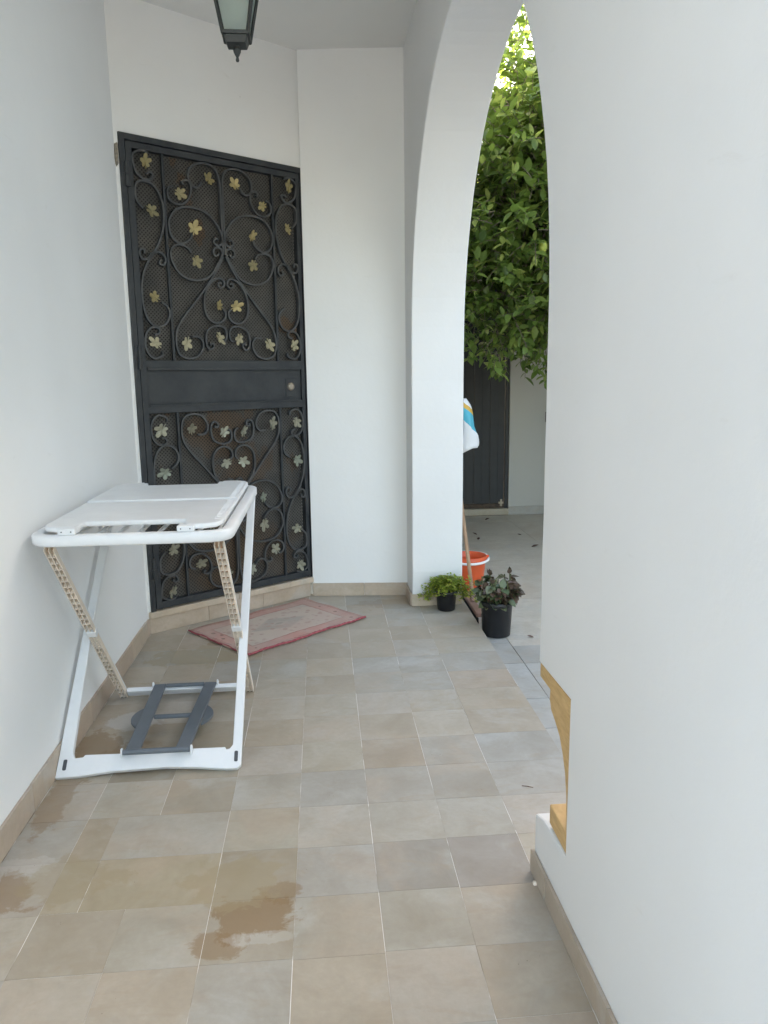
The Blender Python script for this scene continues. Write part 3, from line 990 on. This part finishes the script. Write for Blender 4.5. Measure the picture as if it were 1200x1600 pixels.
# ------------------------------------------------------------------ drying rack
rk = thing('drying_rack', 'white folding laundry drying rack with grey base struts', 'drying rack', (-.6, 2.7, 0))
X0, X1, Y0, Y1 = -.897, -.283, 2.285, 3.30
ring = [(x, y, 0) for x, y in rrect(X0 + .018, X1 - .018, Y0 + .018, Y1 - .018, .058, 8)]
prof = [(-.018, .804), (.013, .804), (.018, .809), (.018, .833), (.013, .838), (-.013, .838), (-.018, .833)]
mb = MB()
mb.sweep(ring, prof, (0, 0, 1), closed=True)
obj('top_frame', mb, MAT['white_plastic'], rk)
for k in range(9):
    x = X0 + .055 + k * (X1 - X0 - .11) / 8
    obj('rod', MB().tube([(x, Y0 + .03, .815), (x, Y1 - .03, .815)], .0065, 8), MAT['wire'], rk)


def wing(front):
    """flat folded wing with a hand cut-out in its outer edge"""
    yo, yi = (Y0 + .030, 2.785) if front else (Y1 - .030, 2.800)
    sg = 1 if front else -1
    xa, xb = X0 + .035, X1 - .035
    xc0, xc1 = xa + .115, xb - .12
    nt = .088
    poly = [(xa, yi), (xa, yo + sg * .06), (xa + .012, yo + sg * .022), (xa + .05, yo), (xc0 - .01, yo), (xc0, yo + sg * nt), (xc1, yo + sg * nt), (xc1 + .01, yo), (xb - .05, yo), (xb - .012, yo + sg * .022), (xb, yo + sg * .06), (xb, yi)]
    z0, z1 = (.842, .859) if front else (.842, .863)
    w_ = obj('folded_wing', MB().prism(poly, lambda x, y: (x, y, z0), lambda x, y: (x, y, z1)), MAT['white_plastic'], rk, bevel=.006, segs=3)
    for i in range(14):
        yy = yi + (yo + sg * .07 - yi) * (i + .5) / 14
        obj('rib', MB().box(xb - .030, xb - .010, yy - .004, yy + .004, z1 - .001, z1 + .0018), MAT['white_plastic'], w_, bevel=.001)
    for hx in (xc0 - .028, xc1 + .016):
        hy0, hy1 = sorted((yo - sg * .020, yo + sg * .034))
        h = obj('hinge_clip', MB().box(hx - .026, hx + .026, hy0, hy1, .8385, .857), MAT['white_plastic'], rk, bevel=.003)
        yy = hy0 - .0006
        for q_ in (-.014, .014):
            obj('screw', MB().tube([(hx + q_, yy + .001, .848), (hx + q_, yy - .0005, .848)], .0022, 8), MAT['slot_plastic'], h)


wing(True)
wing(False)

# outer U frame: foot in front, top at the rear of the table
FA0, FA1 = Vector((0, 2.372, .004)), Vector((0, 3.235, .800))
da = (FA1 - FA0).normalized()
na = Vector((0, -da.z, da.y))
LA = (FA1 - FA0).length


def onA(off):
    return lambda x, w: (x, FA0.y + da.y * w + na.y * off, FA0.z + da.z * w + na.z * off)


xa0, xa1 = -.905, -.301
U = [(xa0 + .0, .0), (xa0 + .07, .002), (xa0 + .18, .013), (-.55, .018), (xa1 - .15, .012), (xa1 - .05, .001), (xa1 - .012, .001), (xa1, .012),
     (xa1 + .005, LA * .5), (xa1 + .010, LA), (xa1 - .020, LA), (xa1 - .026, LA * .5), (xa1 - .030, .083), (xa1 - .040, .070), (xa1 - .052, .068), (xa1 - .055, .076), (-.485, .077), (-.70, .072), (xa0 + .085, .074), (xa0 + .080, .066), (xa0 + .052, .064),
     (xa0 + .044, .085), (xa0 + .032, LA * .5), (xa0 + .036, LA), (xa0 + .006, LA), (xa0 + .003, LA * .5), (xa0, .02)]
obj('front_frame', MB().prism(U, onA(.011), onA(-.011)), MAT['white_plastic'], rk, bevel=.003)
for xx in (xa0 + .025, xa1 - .017):
    pl = rrect(xx - .006, xx + .006, .024, .060, .004, 3)
    obj('slot_insert', MB().prism(pl, onA(.0125), onA(.009)), MAT['slot_plastic'], rk)

# inner U frame: foot at the rear, top at the front of the table; the ribbed side shows
FB0, FB1 = Vector((0, 3.030, .006)), Vector((0, 2.345, .792))
db = (FB1 - FB0).normalized()
nb2 = Vector((0, -db.z, db.y))          # points to the camera side / down
if nb2.y > 0:
    nb2 = -nb2
LB = (FB1 - FB0).length


def onB(x, w, off):
    return (x, FB0.y + db.y * w + nb2.y * off, FB0.z + db.z * w + nb2.z * off)


def bbox(mb, x0, x1, w0, w1, o0, o1):
    vs = [onB(x, w, o) for x in (x0, x1) for w in (w0, w1) for o in (o0, o1)]
    return mb.add(vs, [(0, 1, 3, 2), (4, 6, 7, 5), (0, 4, 5, 1), (2, 3, 7, 6), (0, 2, 6, 4), (1, 5, 7, 3)])


for xc in (-.846, -.330):
    leg = obj('rear_leg', bbox(MB(), xc - .0155, xc + .0155, 0, LB, -.013, -.006), MAT['white_plastic'], rk, bevel=.001)
    wl_ = MB()
    for a, b in ((-.0155, -.0125), (-.0015, .0015), (.0125, .0155)):
        bbox(wl_, xc + a, xc + b, 0, LB, -.0058, .013)
    obj('rib_wall', wl_, MAT['rib_bounce_and_crumb'], leg)
    obj('channel', bbox(MB(), xc - .0123, xc + .0123, .001, LB - .001, -.0057, -.004), MAT['channel_shade'], leg)
    w_ = .012
    while w_ < LB - .01:
        near = abs(w_ - LB * .42) < .05
        obj('cross_rib', bbox(MB(), xc - .0124, xc + .0124, w_, w_ + .003, -.0039, .0122), MAT['rib_bounce_and_crumb'], leg)
        w_ += .0145 if near else .034
    obj('pivot', bbox(MB(), xc - .0175, xc + .0175, LB * .49, LB * .49 + .034, -.015, .0165), MAT['white_plastic'], leg, bevel=.004)
mb = MB()
bbox(mb, -.828, -.348, .004, .046, -.012, .008)
obj('rear_foot', mb, MAT['white_plastic'], rk, bevel=.004)

# grey base strut that keeps the two frames apart
zs = .062
sA, sB = (2.402, zs + .006), (3.012, zs - .012)
strut = obj('base_strut', MB().obox((-.662, sA[0], sA[1]), (-.693, sB[0], sB[1]), .048, .012).obox((-.498, sA[0], sA[1]), (-.488, sB[0], sB[1]), .048, .012), MAT['grey_plastic'], rk, bevel=.003)
obj('end_bar', MB().tube([(-.690, 2.398, zs + .012), (-.470, 2.398, zs + .012)], .0095, 12), MAT['grey_plastic'], strut)
obj('end_bar', MB().box(-.668, -.513, 2.992, 3.010, zs - .016, zs - .004), MAT['grey_plastic'], strut, bevel=.003)
obj('cross_bar', MB().box(-.652, -.516, 2.688, 2.706, zs - .012, zs + .002), MAT['grey_plastic'], strut, bevel=.004)
for sgn, x_in in ((-1, -.701), (1, -.469)):
    ctr, rad = (-.585, 2.70), .150
    pts = []
    a0 = math.acos(min(1, abs(x_in - ctr[0]) / rad))
    for k in range(19):
        a = -a0 + 2 * a0 * k / 18
        pts.append((ctr[0] + sgn * rad * math.cos(a), ctr[1] + rad * math.sin(a) * .86))
    obj('side_disc', MB().prism(pts, lambda x, y: (x, y, zs - .004), lambda x, y: (x, y, zs - .013)), MAT['grey_plastic'], strut, bevel=.002)
for cx_, cy_, cz_ in ((-.694, 2.402, .070), (-.466, 2.402, .070), (-.722, 3.012, .048), (-.460, 3.012, .048)):
    obj('end_clip', MB().prism([(-.010, -.016), (.012, -.016), (.012, .004), (.004, .016), (-.006, .016), (-.010, .006)],
                               lambda y, z: (cx_ - .003, cy_ + y, cz_ + z), lambda y, z: (cx_ + .003, cy_ + y, cz_ + z)), MAT['white_plastic'], rk, bevel=.0012)

# ------------------------------------------------------------------ rug
rg = thing('rug', 'small worn red and cream rug on the floor before the iron door', 'rug', (-.252, 3.878, .002), RAD(40.8))
nx_, ny_ = 40, 28
HX, HY = .387, .26
vs = []
for sd_ in (1, 0):
    for j in range(ny_ + 1):
        for i in range(nx_ + 1):
            x = -HX + 2 * HX * i / nx_
            y = -HY + 2 * HY * j / ny_
            x += .004 * math.sin(y * 31 + 1) * (abs(x) / HX) ** 6
            y += .005 * math.sin(x * 17) * (abs(y) / HY) ** 6
            z = .006 + .0022 * math.sin(x * 13 + y * 7) * math.sin(y * 11 - x * 5) + .0012
            if abs(y + HY) < .03 and i > 30:
                z += .002
            vs.append((x, y, z if sd_ else max(.0006, z - .006)))
fs = []
W_ = nx_ + 1
off = W_ * (ny_ + 1)
for j in range(ny_):
    for i in range(nx_):
        a = j * W_ + i
        fs.append((a, a + 1, a + 1 + W_, a + W_))
        fs.append((off + a, off + a + W_, off + a + 1 + W_, off + a + 1))
bd = [i for i in range(nx_)] + [j * W_ + nx_ for j in range(ny_)] + [ny_ * W_ + i for i in range(nx_, 0, -1)] + [j * W_ for j in range(ny_, 0, -1)]
for a, b in zip(bd, bd[1:] + bd[:1]):
    fs.append((a, off + a, off + b, b))
obj('pile', MB().add(vs, fs, True), MAT['rug'], rg, local=True)
for y_ in (-HY,):
    pts = [(x, y_ + .005 * math.sin(x * 17), .0075 + .0015 * math.sin(x * 60)) for x in np.linspace(-HX, HX, 70)]
    obj('binding', MB().tube(pts, [.0058 + .0012 * math.sin(i * 2.1) for i in range(70)], 8), MAT['wool_edge'], rg, local=True)
for x_ in (-HX,):
    pts = [(x_ + .004 * math.sin(y * 31 + 1) * (1 if x_ > 0 else -1), y, .0065 + .001 * math.sin(y * 60)) for y in np.linspace(-HY, HY, 50)]
    obj('binding', MB().tube(pts, .0045, 8), MAT['wool_edge'], rg, local=True)


# ------------------------------------------------------------------ foliage tools
def leaf_template(w=.42, fold=.12, droop=.18):
    """leaf of length 1 along +x, up = +z"""
    st_ = [(0, 0), (.18, .62), (.45, 1.0), (.75, .66), (1.0, 0)]
    vs, fs = [], []
    for x, k in st_:
        z = -droop * x * x
        if k == 0:
            vs.append((x, 0, z))
        else:
            vs += [(x, -w / 2 * k, z + fold * k * .5), (x, 0, z), (x, w / 2 * k, z + fold * k * .5)]
    fs = [(0, 1, 2), (0, 2, 3), (1, 4, 5, 2), (2, 5, 6, 3), (4, 7, 8, 5), (5, 8, 9, 6), (7, 10, 8), (8, 10, 9)]
    return np.array(vs), fs


def frame_from(d, up, roll=0):
    d = d / np.linalg.norm(d)
    s = np.cross(up, d)
    if np.linalg.norm(s) < 1e-4:
        s = np.array([1., 0, 0])
    s /= np.linalg.norm(s)
    u = np.cross(d, s)
    c, q = math.cos(roll), math.sin(roll)
    return np.stack([d, c * s + q * u, -q * s + c * u], 1)


def leaf_mass(name, leaves, tmpl, mat, parent):
    """leaves: list of (pos, R 3x3, scale, tone) joined in one mesh"""
    tv, tf = tmpl
    V, F, T = [], [], []
    nv = len(tv)
    for i, (p, R, s, tone) in enumerate(leaves):
        V.append(p + (tv * s) @ R.T)
        F += [tuple(q + i * nv for q in f) for f in tf]
        T.append(np.full(nv, tone))
    V = np.concatenate(V)
    me = bpy.data.meshes.new(name)
    me.from_pydata(V.tolist(), [], F)
    me.polygons.foreach_set('use_smooth', [True] * len(F))
    at = me.attributes.new('tone', 'FLOAT', 'POINT')
    at.data.foreach_set('value', np.concatenate(T).astype(np.float32))
    return link(name, me, mat, parent)


def leaf_mesh(name, tmpl, mat):
    tv, tf = tmpl
    me = bpy.data.meshes.new(name)
    me.from_pydata(tv.tolist(), [], tf)
    me.polygons.foreach_set('use_smooth', [True] * len(tf))
    me.materials.append(mat)
    return me


def leaf_obj(name, me, p, R, s, parent):
    o = bpy.data.objects.new(name, me)
    COL.objects.link(o)
    o.parent = parent
    o.matrix_parent_inverse = parent.matrix_basis.inverted()
    mm = Matrix([[*(R[i] * s), p[i]] for i in range(3)] + [[0, 0, 0, 1]])
    o.matrix_basis = mm
    return o


# ------------------------------------------------------------------ potted plants
def pot(parent, c, r0, r1, h, seg=32):
    prof = [(0, .001), (r0 - .004, .001), (r0, .004), (r1 * .97, h * .86), (r1 * 1.0, h * .865), (r1 * 1.03, h * .87), (r1 * 1.035, h), (r1 * .99, h), (r1 * .93, h * .86), (r1 * .9, h * .80), (0, h * .80)]
    obj('pot', MB().lathe(prof, c, seg), MAT['black_pot'], parent)
    obj('soil', MB().lathe([(r1 * .92, h * .815), (r1 * .5, h * .84), (0, h * .85)], c, seg), MAT['soil'], parent)


p1 = thing('potted_plant', 'small black pot of trailing light green fine foliage by the pier', 'plant', (.672, 4.035, .0005))
c1 = np.array([.672, 4.035, 0.0005])
pot(p1, c1, .049, .058, .112)
lv = []
stm = MB()
for i in range(70):
    an = random.uniform(0, 2 * math.pi)
    L = random.uniform(.04, .14)
    rise = random.uniform(.035, .105)
    bias = .045 if random.random() < .45 else -.008
    front = math.sin(an) < -.25
    if front and i % 3:
        continue
    p0 = c1 + np.array([.03 * math.cos(an), .03 * math.sin(an), .093])
    d0 = np.array([math.cos(an) + bias * 8, math.sin(an) * .75 - .1, 0])
    pts = []
    for k in range(7):
        t = k / 6
        q = p0 + d0 * L * t * (.4 + .6 * t) + np.array([0, 0, rise * math.sin(t * 2.6) - (.02 if front else .075) * t * t * (L / .12)])
        q[1] = min(q[1], 4.098)
        q[2] = max(q[2], .006)
        pts.append(q)
    stm.tube(pts, [.0016 - .0001 * k for k in range(7)], 5)
    for k in range(1, 7):
        for e in range(9):
            a = random.uniform(0, 2 * math.pi)
            dd = np.array([math.cos(a), math.sin(a), random.uniform(.0, .9)])
            pp = pts[k] + rng.normal(0, .007, 3)
            pp[1] = min(pp[1], 4.100)
            pp[2] = max(pp[2], .012)
            lv.append((pp, frame_from(dd, np.array([0, 0, 1.]), random.uniform(-.5, .5)), random.uniform(.014, .026), random.random()))
obj('stems', stm, MAT['stem'], p1)
leaf_mass('foliage', lv, leaf_template(.46, .1, .2), MAT['fern'], p1)['kind'] = 'stuff'

p2 = thing('potted_plant', 'black pot of dark purple green round leaved succulent', 'plant', (.888, 3.735, -.0495))
c2 = np.array([.888, 3.735, -.0495])
pot(p2, c2, .073, .084, .190)
OV = leaf_template(.70, .10, .12)
su = [leaf_mesh('leaf', t_, MAT[m_]) for m_ in ('succulent', 'succulent_red') for t_ in (OV, leaf_template(.85, .16, .25))]


def pick(pp):
    red = (pp[0] - c2[0]) * 5 + (pp[2] - .22) * 3 + random.uniform(-.5, .5) > -.05
    return su[(2 if red else 0) + random.randrange(2)]


for i in range(28):
    an = 2 * math.pi * i / 28 * 3.0 + random.uniform(-.3, .3)
    L = random.uniform(.02, .11)
    p0 = c2 + np.array([.045 * math.cos(an), .045 * math.sin(an), .158])
    tip = p0 + np.array([math.cos(an) * L * .62, math.sin(an) * L * .62, random.uniform(.04, .17) * (1.15 - L * 3)])
    mid = (p0 + tip) / 2 + np.array([math.cos(an) * .012, math.sin(an) * .012, .018])
    pts = catmull([p0, mid, tip], 4)
    obj('stem', MB().tube(pts, .0035, 6), MAT['stem'], p2)
    for e in range(11):
        t = random.uniform(.15, 1.0)
        pp = np.array(pts[int(t * (len(pts) - 1))])
        a = random.uniform(0, 2 * math.pi)
        dd = np.array([math.cos(a), math.sin(a), random.uniform(-.8, .8)]) + np.array([math.cos(an), math.sin(an), -.15]) * .6
        leaf_obj('leaf', pick(pp), pp, frame_from(dd, np.array([0, 0, 1.]), random.uniform(-.6, .6)), random.uniform(.034, .060), p2)
    # upright young shoots
    if i % 3 == 0:
        for e in range(4):
            dd = np.array([random.uniform(-.5, .5), random.uniform(-.5, .5), 1.0])
            leaf_obj('leaf', su[2], tip, frame_from(dd, np.array([1., 0, 0]), random.uniform(0, 6)), random.uniform(.025, .038), p2)

# ------------------------------------------------------------------ bucket, squeegee, bag
bk = thing('bucket', 'orange red plastic bucket with a white handle', 'bucket', (.908, 4.60, -.0495))
cb = (.908, 4.60, -.0495)
obj('body', MB().lathe([(0, .002), (.083, .002), (.088, .006), (.108, .175), (.109, .18), (.116, .182), (.118, .20), (.113, .222), (.1085, .222), (.1065, .18), (.084, .012), (0, .010)], cb, 40), MAT['red_plastic'], bk)
hp = []
for k in range(25):
    a = math.pi * k / 24 + .15
    hp.append((cb[0] + .126 * math.cos(-a), cb[1] + .126 * math.sin(-a), cb[2] + .203 - .012 * math.sin(math.pi * k / 24)))
obj('handle', MB().tube(hp, .0085, 8), MAT['white_rim'], bk)
hp2 = []
for k in range(25):
    a = math.pi * k / 24 + .15
    hp2.append((cb[0] + .121 * math.cos(a), cb[1] + .121 * math.sin(a), cb[2] + .215))
for a in (.15, math.pi + .15):
    obj('handle_lug', MB().lathe([(0, -.014), (.011, -.012), (.012, .014), (0, .016)], (cb[0] + .118 * math.cos(-a), cb[1] + .118 * math.sin(-a), cb[2] + .207), 12), MAT['red_plastic'], bk)
obj('rim_band', MB().tube(hp2, .007, 8), MAT['white_rim'], bk)

sq = thing('floor_squeegee', 'long handled floor squeegee leaning behind the pier', 'squeegee', (.835, 4.13, -.0495))
obj('blade', MB().box(.824, .829, 3.90, 4.36, -.0492, -.012), MAT['rubber'], sq, bevel=.001)
obj('head', MB().box(.818, .862, 3.905, 4.355, -.012, .012), MAT['squeegee_head'], sq, bevel=.006)
obj('socket', MB().tube([(.846, 4.13, .008), (.8445, 4.165, .055)], [.018, .014], 12), MAT['squeegee_head'], sq)
obj('handle', MB().tube([(.846, 4.14, .02), (.7905, 4.72, 1.22)], .0115, 12), MAT['handle_wood'], sq)

bg_ = thing('plastic_bag', 'white carrier bag with blue and orange print hung behind the pier', 'bag', (.82, 4.30, .88))
obj('hook', MB().tube([(.776, 4.30, 1.20), (.80, 4.30, 1.195), (.808, 4.30, 1.205), (.808, 4.30, 1.215)], .003, 6), MAT['steel'], bg_)
nU, nV = 22, 16
vs, fs = [], []
for j in range(nV + 1):
    t = j / nV
    for i in range(nU):
        a = 2 * math.pi * i / nU
        wd = .012 + .058 * min(1, t * 1.5) ** .8 + .012 * math.sin(t * 9)
        dp = .006 + .035 * math.sin(min(1, t * 1.15) * math.pi * .75)
        if .55 < t < .72:
            wd *= .86
        ca, sa = math.cos(a), math.sin(a)
        x = .848 - .030 * (1 - t) ** 1.3 + wd * .72 * (abs(ca) ** .7) * (1 if ca > 0 else -1) + .004 * math.sin(a * 5 + t * 7)
        y = 4.30 + dp * sa * 1.6 + .004 * math.sin(a * 7 + t * 5)
        z = 1.165 - .29 * t + .020 * t * ca + .006 * math.sin(a * 3) * t
        vs.append((max(x, .783), y, z))
for j in range(nV):
    for i in range(nU):
        a, b = j * nU + i, j * nU + (i + 1) % nU
        fs.append((a, b, b + nU, a + nU))
fs.append(tuple(nV * nU + i for i in range(nU)))
vs = [(x - .84, y - 4.30, z - .98) for x, y, z in vs]
sack = obj('sack', MB().add(vs, fs, True), MAT['bag'], bg_)
sack.location = (.84, 4.30, .98)

# ------------------------------------------------------------------ lemon tree
tr_ = thing('lemon_tree', 'leafy lemon tree with a dense green crown seen through the arch', 'tree', (2.05, 5.45, -.05))
trunk_pts = catmull([(2.05, 5.45, -.05), (2.03, 5.43, .5), (1.95, 5.38, 1.0), (1.88, 5.36, 1.45)], 5)
trunk = obj('trunk', MB().tube(trunk_pts, [.085 - .028 * i / (len(trunk_pts) - 1) for i in range(len(trunk_pts))], 12), MAT['bark'], tr_)
LUMPS = [(1.12, 4.72, 1.80, .34), (1.18, 4.62, 2.22, .36), (1.30, 4.66, 2.62, .36), (1.52, 4.75, 1.86, .36), (1.62, 4.70, 2.35, .40), (1.10, 5.10, 2.45, .42),
         (1.45, 5.0, 2.88, .36), (1.25, 5.25, 1.95, .38), (1.85, 5.3, 2.7, .50), (2.3, 5.0, 2.3, .45), (2.2, 5.2, 2.7, .45), (2.0, 5.9, 2.4, .52),
         (1.5, 5.8, 2.5, .50), (1.3, 5.6, 2.9, .42), (1.9, 5.5, 3.1, .40), (2.0, 4.8, 1.95, .40), (1.62, 5.35, 1.85, .40), (2.1, 5.6, 1.95, .40)]
top = trunk_pts[-1]
for (x, y, z, r) in LUMPS:
    e = Vector((x, y, z))
    mid = top.lerp(e, .5) + Vector((random.uniform(-.1, .1), random.uniform(-.1, .1), .05))
    pts = catmull([top - Vector((0, 0, .05)), mid, e], 5)
    obj('limb', MB().tube(pts, [.030 - .022 * i / (len(pts) - 1) for i in range(len(pts))], 8), MAT['bark'], tr_)
leaves = []
tw = MB()


def twig(p, d, L, n, droop=.25):
    d = d / np.linalg.norm(d)
    pts = []
    for k in range(4):
        t = k / 3
        pts.append(p + d * L * t + np.array([0, 0, -droop * L * t * t]))
    tw.tube(pts, [.0028, .0024, .002, .0012], 4, cap=False)
    for e in range(n):
        t = .15 + .85 * (e + random.random() * .6) / n
        q = p + d * L * t + np.array([0, 0, -droop * L * t * t])
        a = e * 2.4 + random.uniform(-.5, .5)
        s = np.cross(d, [0, 0, 1.])
        s /= (np.linalg.norm(s) + 1e-6)
        u = np.cross(s, d)
        ld = d * random.uniform(.25, .8) + (s * math.cos(a) + u * math.sin(a)) * 1.0 + np.array([0, 0, random.uniform(-.35, .25)])
        R = frame_from(ld, np.array([random.uniform(-.35, .35), random.uniform(-.35, .35), 1.]), random.uniform(-.5, .5))
        leaves.append((q, R, random.uniform(.044, .088), min(1, max(0, random.gauss(.45, .27)))))


for (x, y, z, r) in LUMPS:
    near = y < 5.15 and x < 1.75
    cnt = int((950 if near else 300) * (r / .4) ** 2)
    for i in range(cnt // 3):
        v = rng.normal(size=3)
        v /= np.linalg.norm(v)
        rad = r * random.uniform(.45, 1.12)
        p = np.array([x, y, z]) + v * rad
        if p[2] < 1.40:
            continue
        d = v * .8 + rng.normal(size=3) * .45 + np.array([0, 0, .15])
        twig(p - v * .06, d, random.uniform(.09, .17), 7)
# loose sprays against the sky above, hanging sprays below
for i in range(210):
    p = np.array([random.uniform(1.0, 1.95), random.uniform(4.7, 5.7), random.uniform(2.9, 3.55)])
    twig(p, rng.normal(size=3) * .5 + np.array([0, 0, .7]), random.uniform(.10, .2), 7)
for i in range(46):
    p = np.array([random.uniform(1.02, 1.75), random.uniform(4.55, 5.3), random.uniform(1.40, 1.62)])
    twig(p, rng.normal(size=3) * .35 + np.array([0, 0, -.8]), random.uniform(.10, .18), 6, .1)
for (px, py, pz) in ((1.42, 4.75, 1.44), (1.46, 4.78, 1.40), (1.38, 4.72, 1.46), (1.44, 4.80, 1.36), (1.06, 4.7, 1.44), (1.10, 4.66, 1.42)):
    twig(np.array([px, py, pz]), np.array([random.uniform(-.2, .2), -.1, -1.0]), .14, 8, .05)
obj('twigs', tw, MAT['bark'], tr_)['kind'] = 'stuff'


def project(p):
    q = np.array(p) - np.array([0, 0, CAM_H])
    z = q @ np.array(fw)
    return 600 + CAM_F * (q @ np.array(r2)) / z, 800 + CAM_F * (q @ np.array(d2)) / z, z


order = []
for i, (p, R, s, t) in enumerate(leaves):
    x_, y_, z_ = project(p)
    if 722 < x_ < 862 and 0 < y_ < 610:
        order.append((z_, i))
order.sort()
single = set(i for _, i in order[:300])
LT = leaf_template(.54, .13, .16)
lm = [leaf_mesh('leaf', LT, MAT['leaf_one']), leaf_mesh('leaf', leaf_template(.60, .08, .30), MAT['leaf_one']), leaf_mesh('leaf', leaf_template(.50, .18, .05), MAT['leaf_one'])]
for i in sorted(single):
    p, R, s, t = leaves[i]
    leaf_obj('leaf', random.choice(lm), p, R, s, tr_)
leaf_mass('crown', [l for i, l in enumerate(leaves) if i not in single], LT, MAT['leaf_mass'], tr_)['kind'] = 'stuff'
print('leaves', len(leaves), 'singles', len(single))
for (x, y, z) in ((1.285, 4.40, 2.01), (1.45, 4.85, 3.15), (1.36, 4.62, 2.45)):
    prof = [(0, -.040), (.006, -.036), (.016, -.026), (.024, -.008), (.024, .010), (.015, .026), (.005, .034), (0, .036)]
    obj('lemon', MB().lathe(prof, (x, y, z), 16), MAT['lemon'], tr_)

# ------------------------------------------------------------------ fallen leaves on the courtyard floor
dry = leaf_template(.55, .3, -.25)
for k, (x, y, rz, s, lab) in enumerate((
        (1.507, 6.847, .5, .07, 'dry brown leaf lying nearest the courtyard gate'), (1.296, 6.208, 2.2, .06, 'upper of two dark red leaves fallen close together'),
        (1.265, 6.008, 1.2, .06, 'lower of two dark red leaves fallen close together'), (1.671, 6.154, 3.3, .05, 'tiny dry leaf alone in front of the courtyard wall'),
        (1.626, 5.695, 0.1, .08, 'thin curled dry leaf on the courtyard floor beside the arch wall'), (1.07, 3.66, 3.0, .045, 'dry leaf sliver on the paving right of the succulent pot'))):
    o = link('fallen_leaf', leaf_mesh('fallen_leaf', (dry[0] * s * .8, dry[1]), MAT['dry_leaf']), None)
    o.location = (x, y, -.0475)
    o.rotation_euler = (0, 0, rz)
    tag(o, lab, 'leaf', 'dry leaves on the courtyard floor')

# ------------------------------------------------------------------ crumbs on the porch floor
tg = obj('twig', MB().tube([(.607, 2.172, .004), (.622, 2.166, .005), (.640, 2.158, .004)], [.0012, .0016, .0008], 6), MAT['dry_leaf'])
tag(tg, 'short dark twig on the floor tiles inside the arch opening', 'twig')
cb_ = MB()
n_ = 9
vs = [(.519 + .007 * math.cos(2 * math.pi * i / n_) * random.uniform(.7, 1.2), 1.712 + .012 * math.sin(2 * math.pi * i / n_) * random.uniform(.7, 1.2), .0008) for i in range(n_)]
vs += [(.519 + (x - .519) * .6, 1.712 + (y - 1.712) * .6, .0065) for x, y, z in vs]
cb_.add(vs, [(i, (i + 1) % n_, n_ + (i + 1) % n_, n_ + i) for i in range(n_)] + [tuple(range(n_, 2 * n_))], True)
cr_ = obj('mortar_crumb', cb_, MAT['rib_bounce_and_crumb'])
tag(cr_, 'small pale mortar crumb on the floor by the right skirting end', 'crumb')
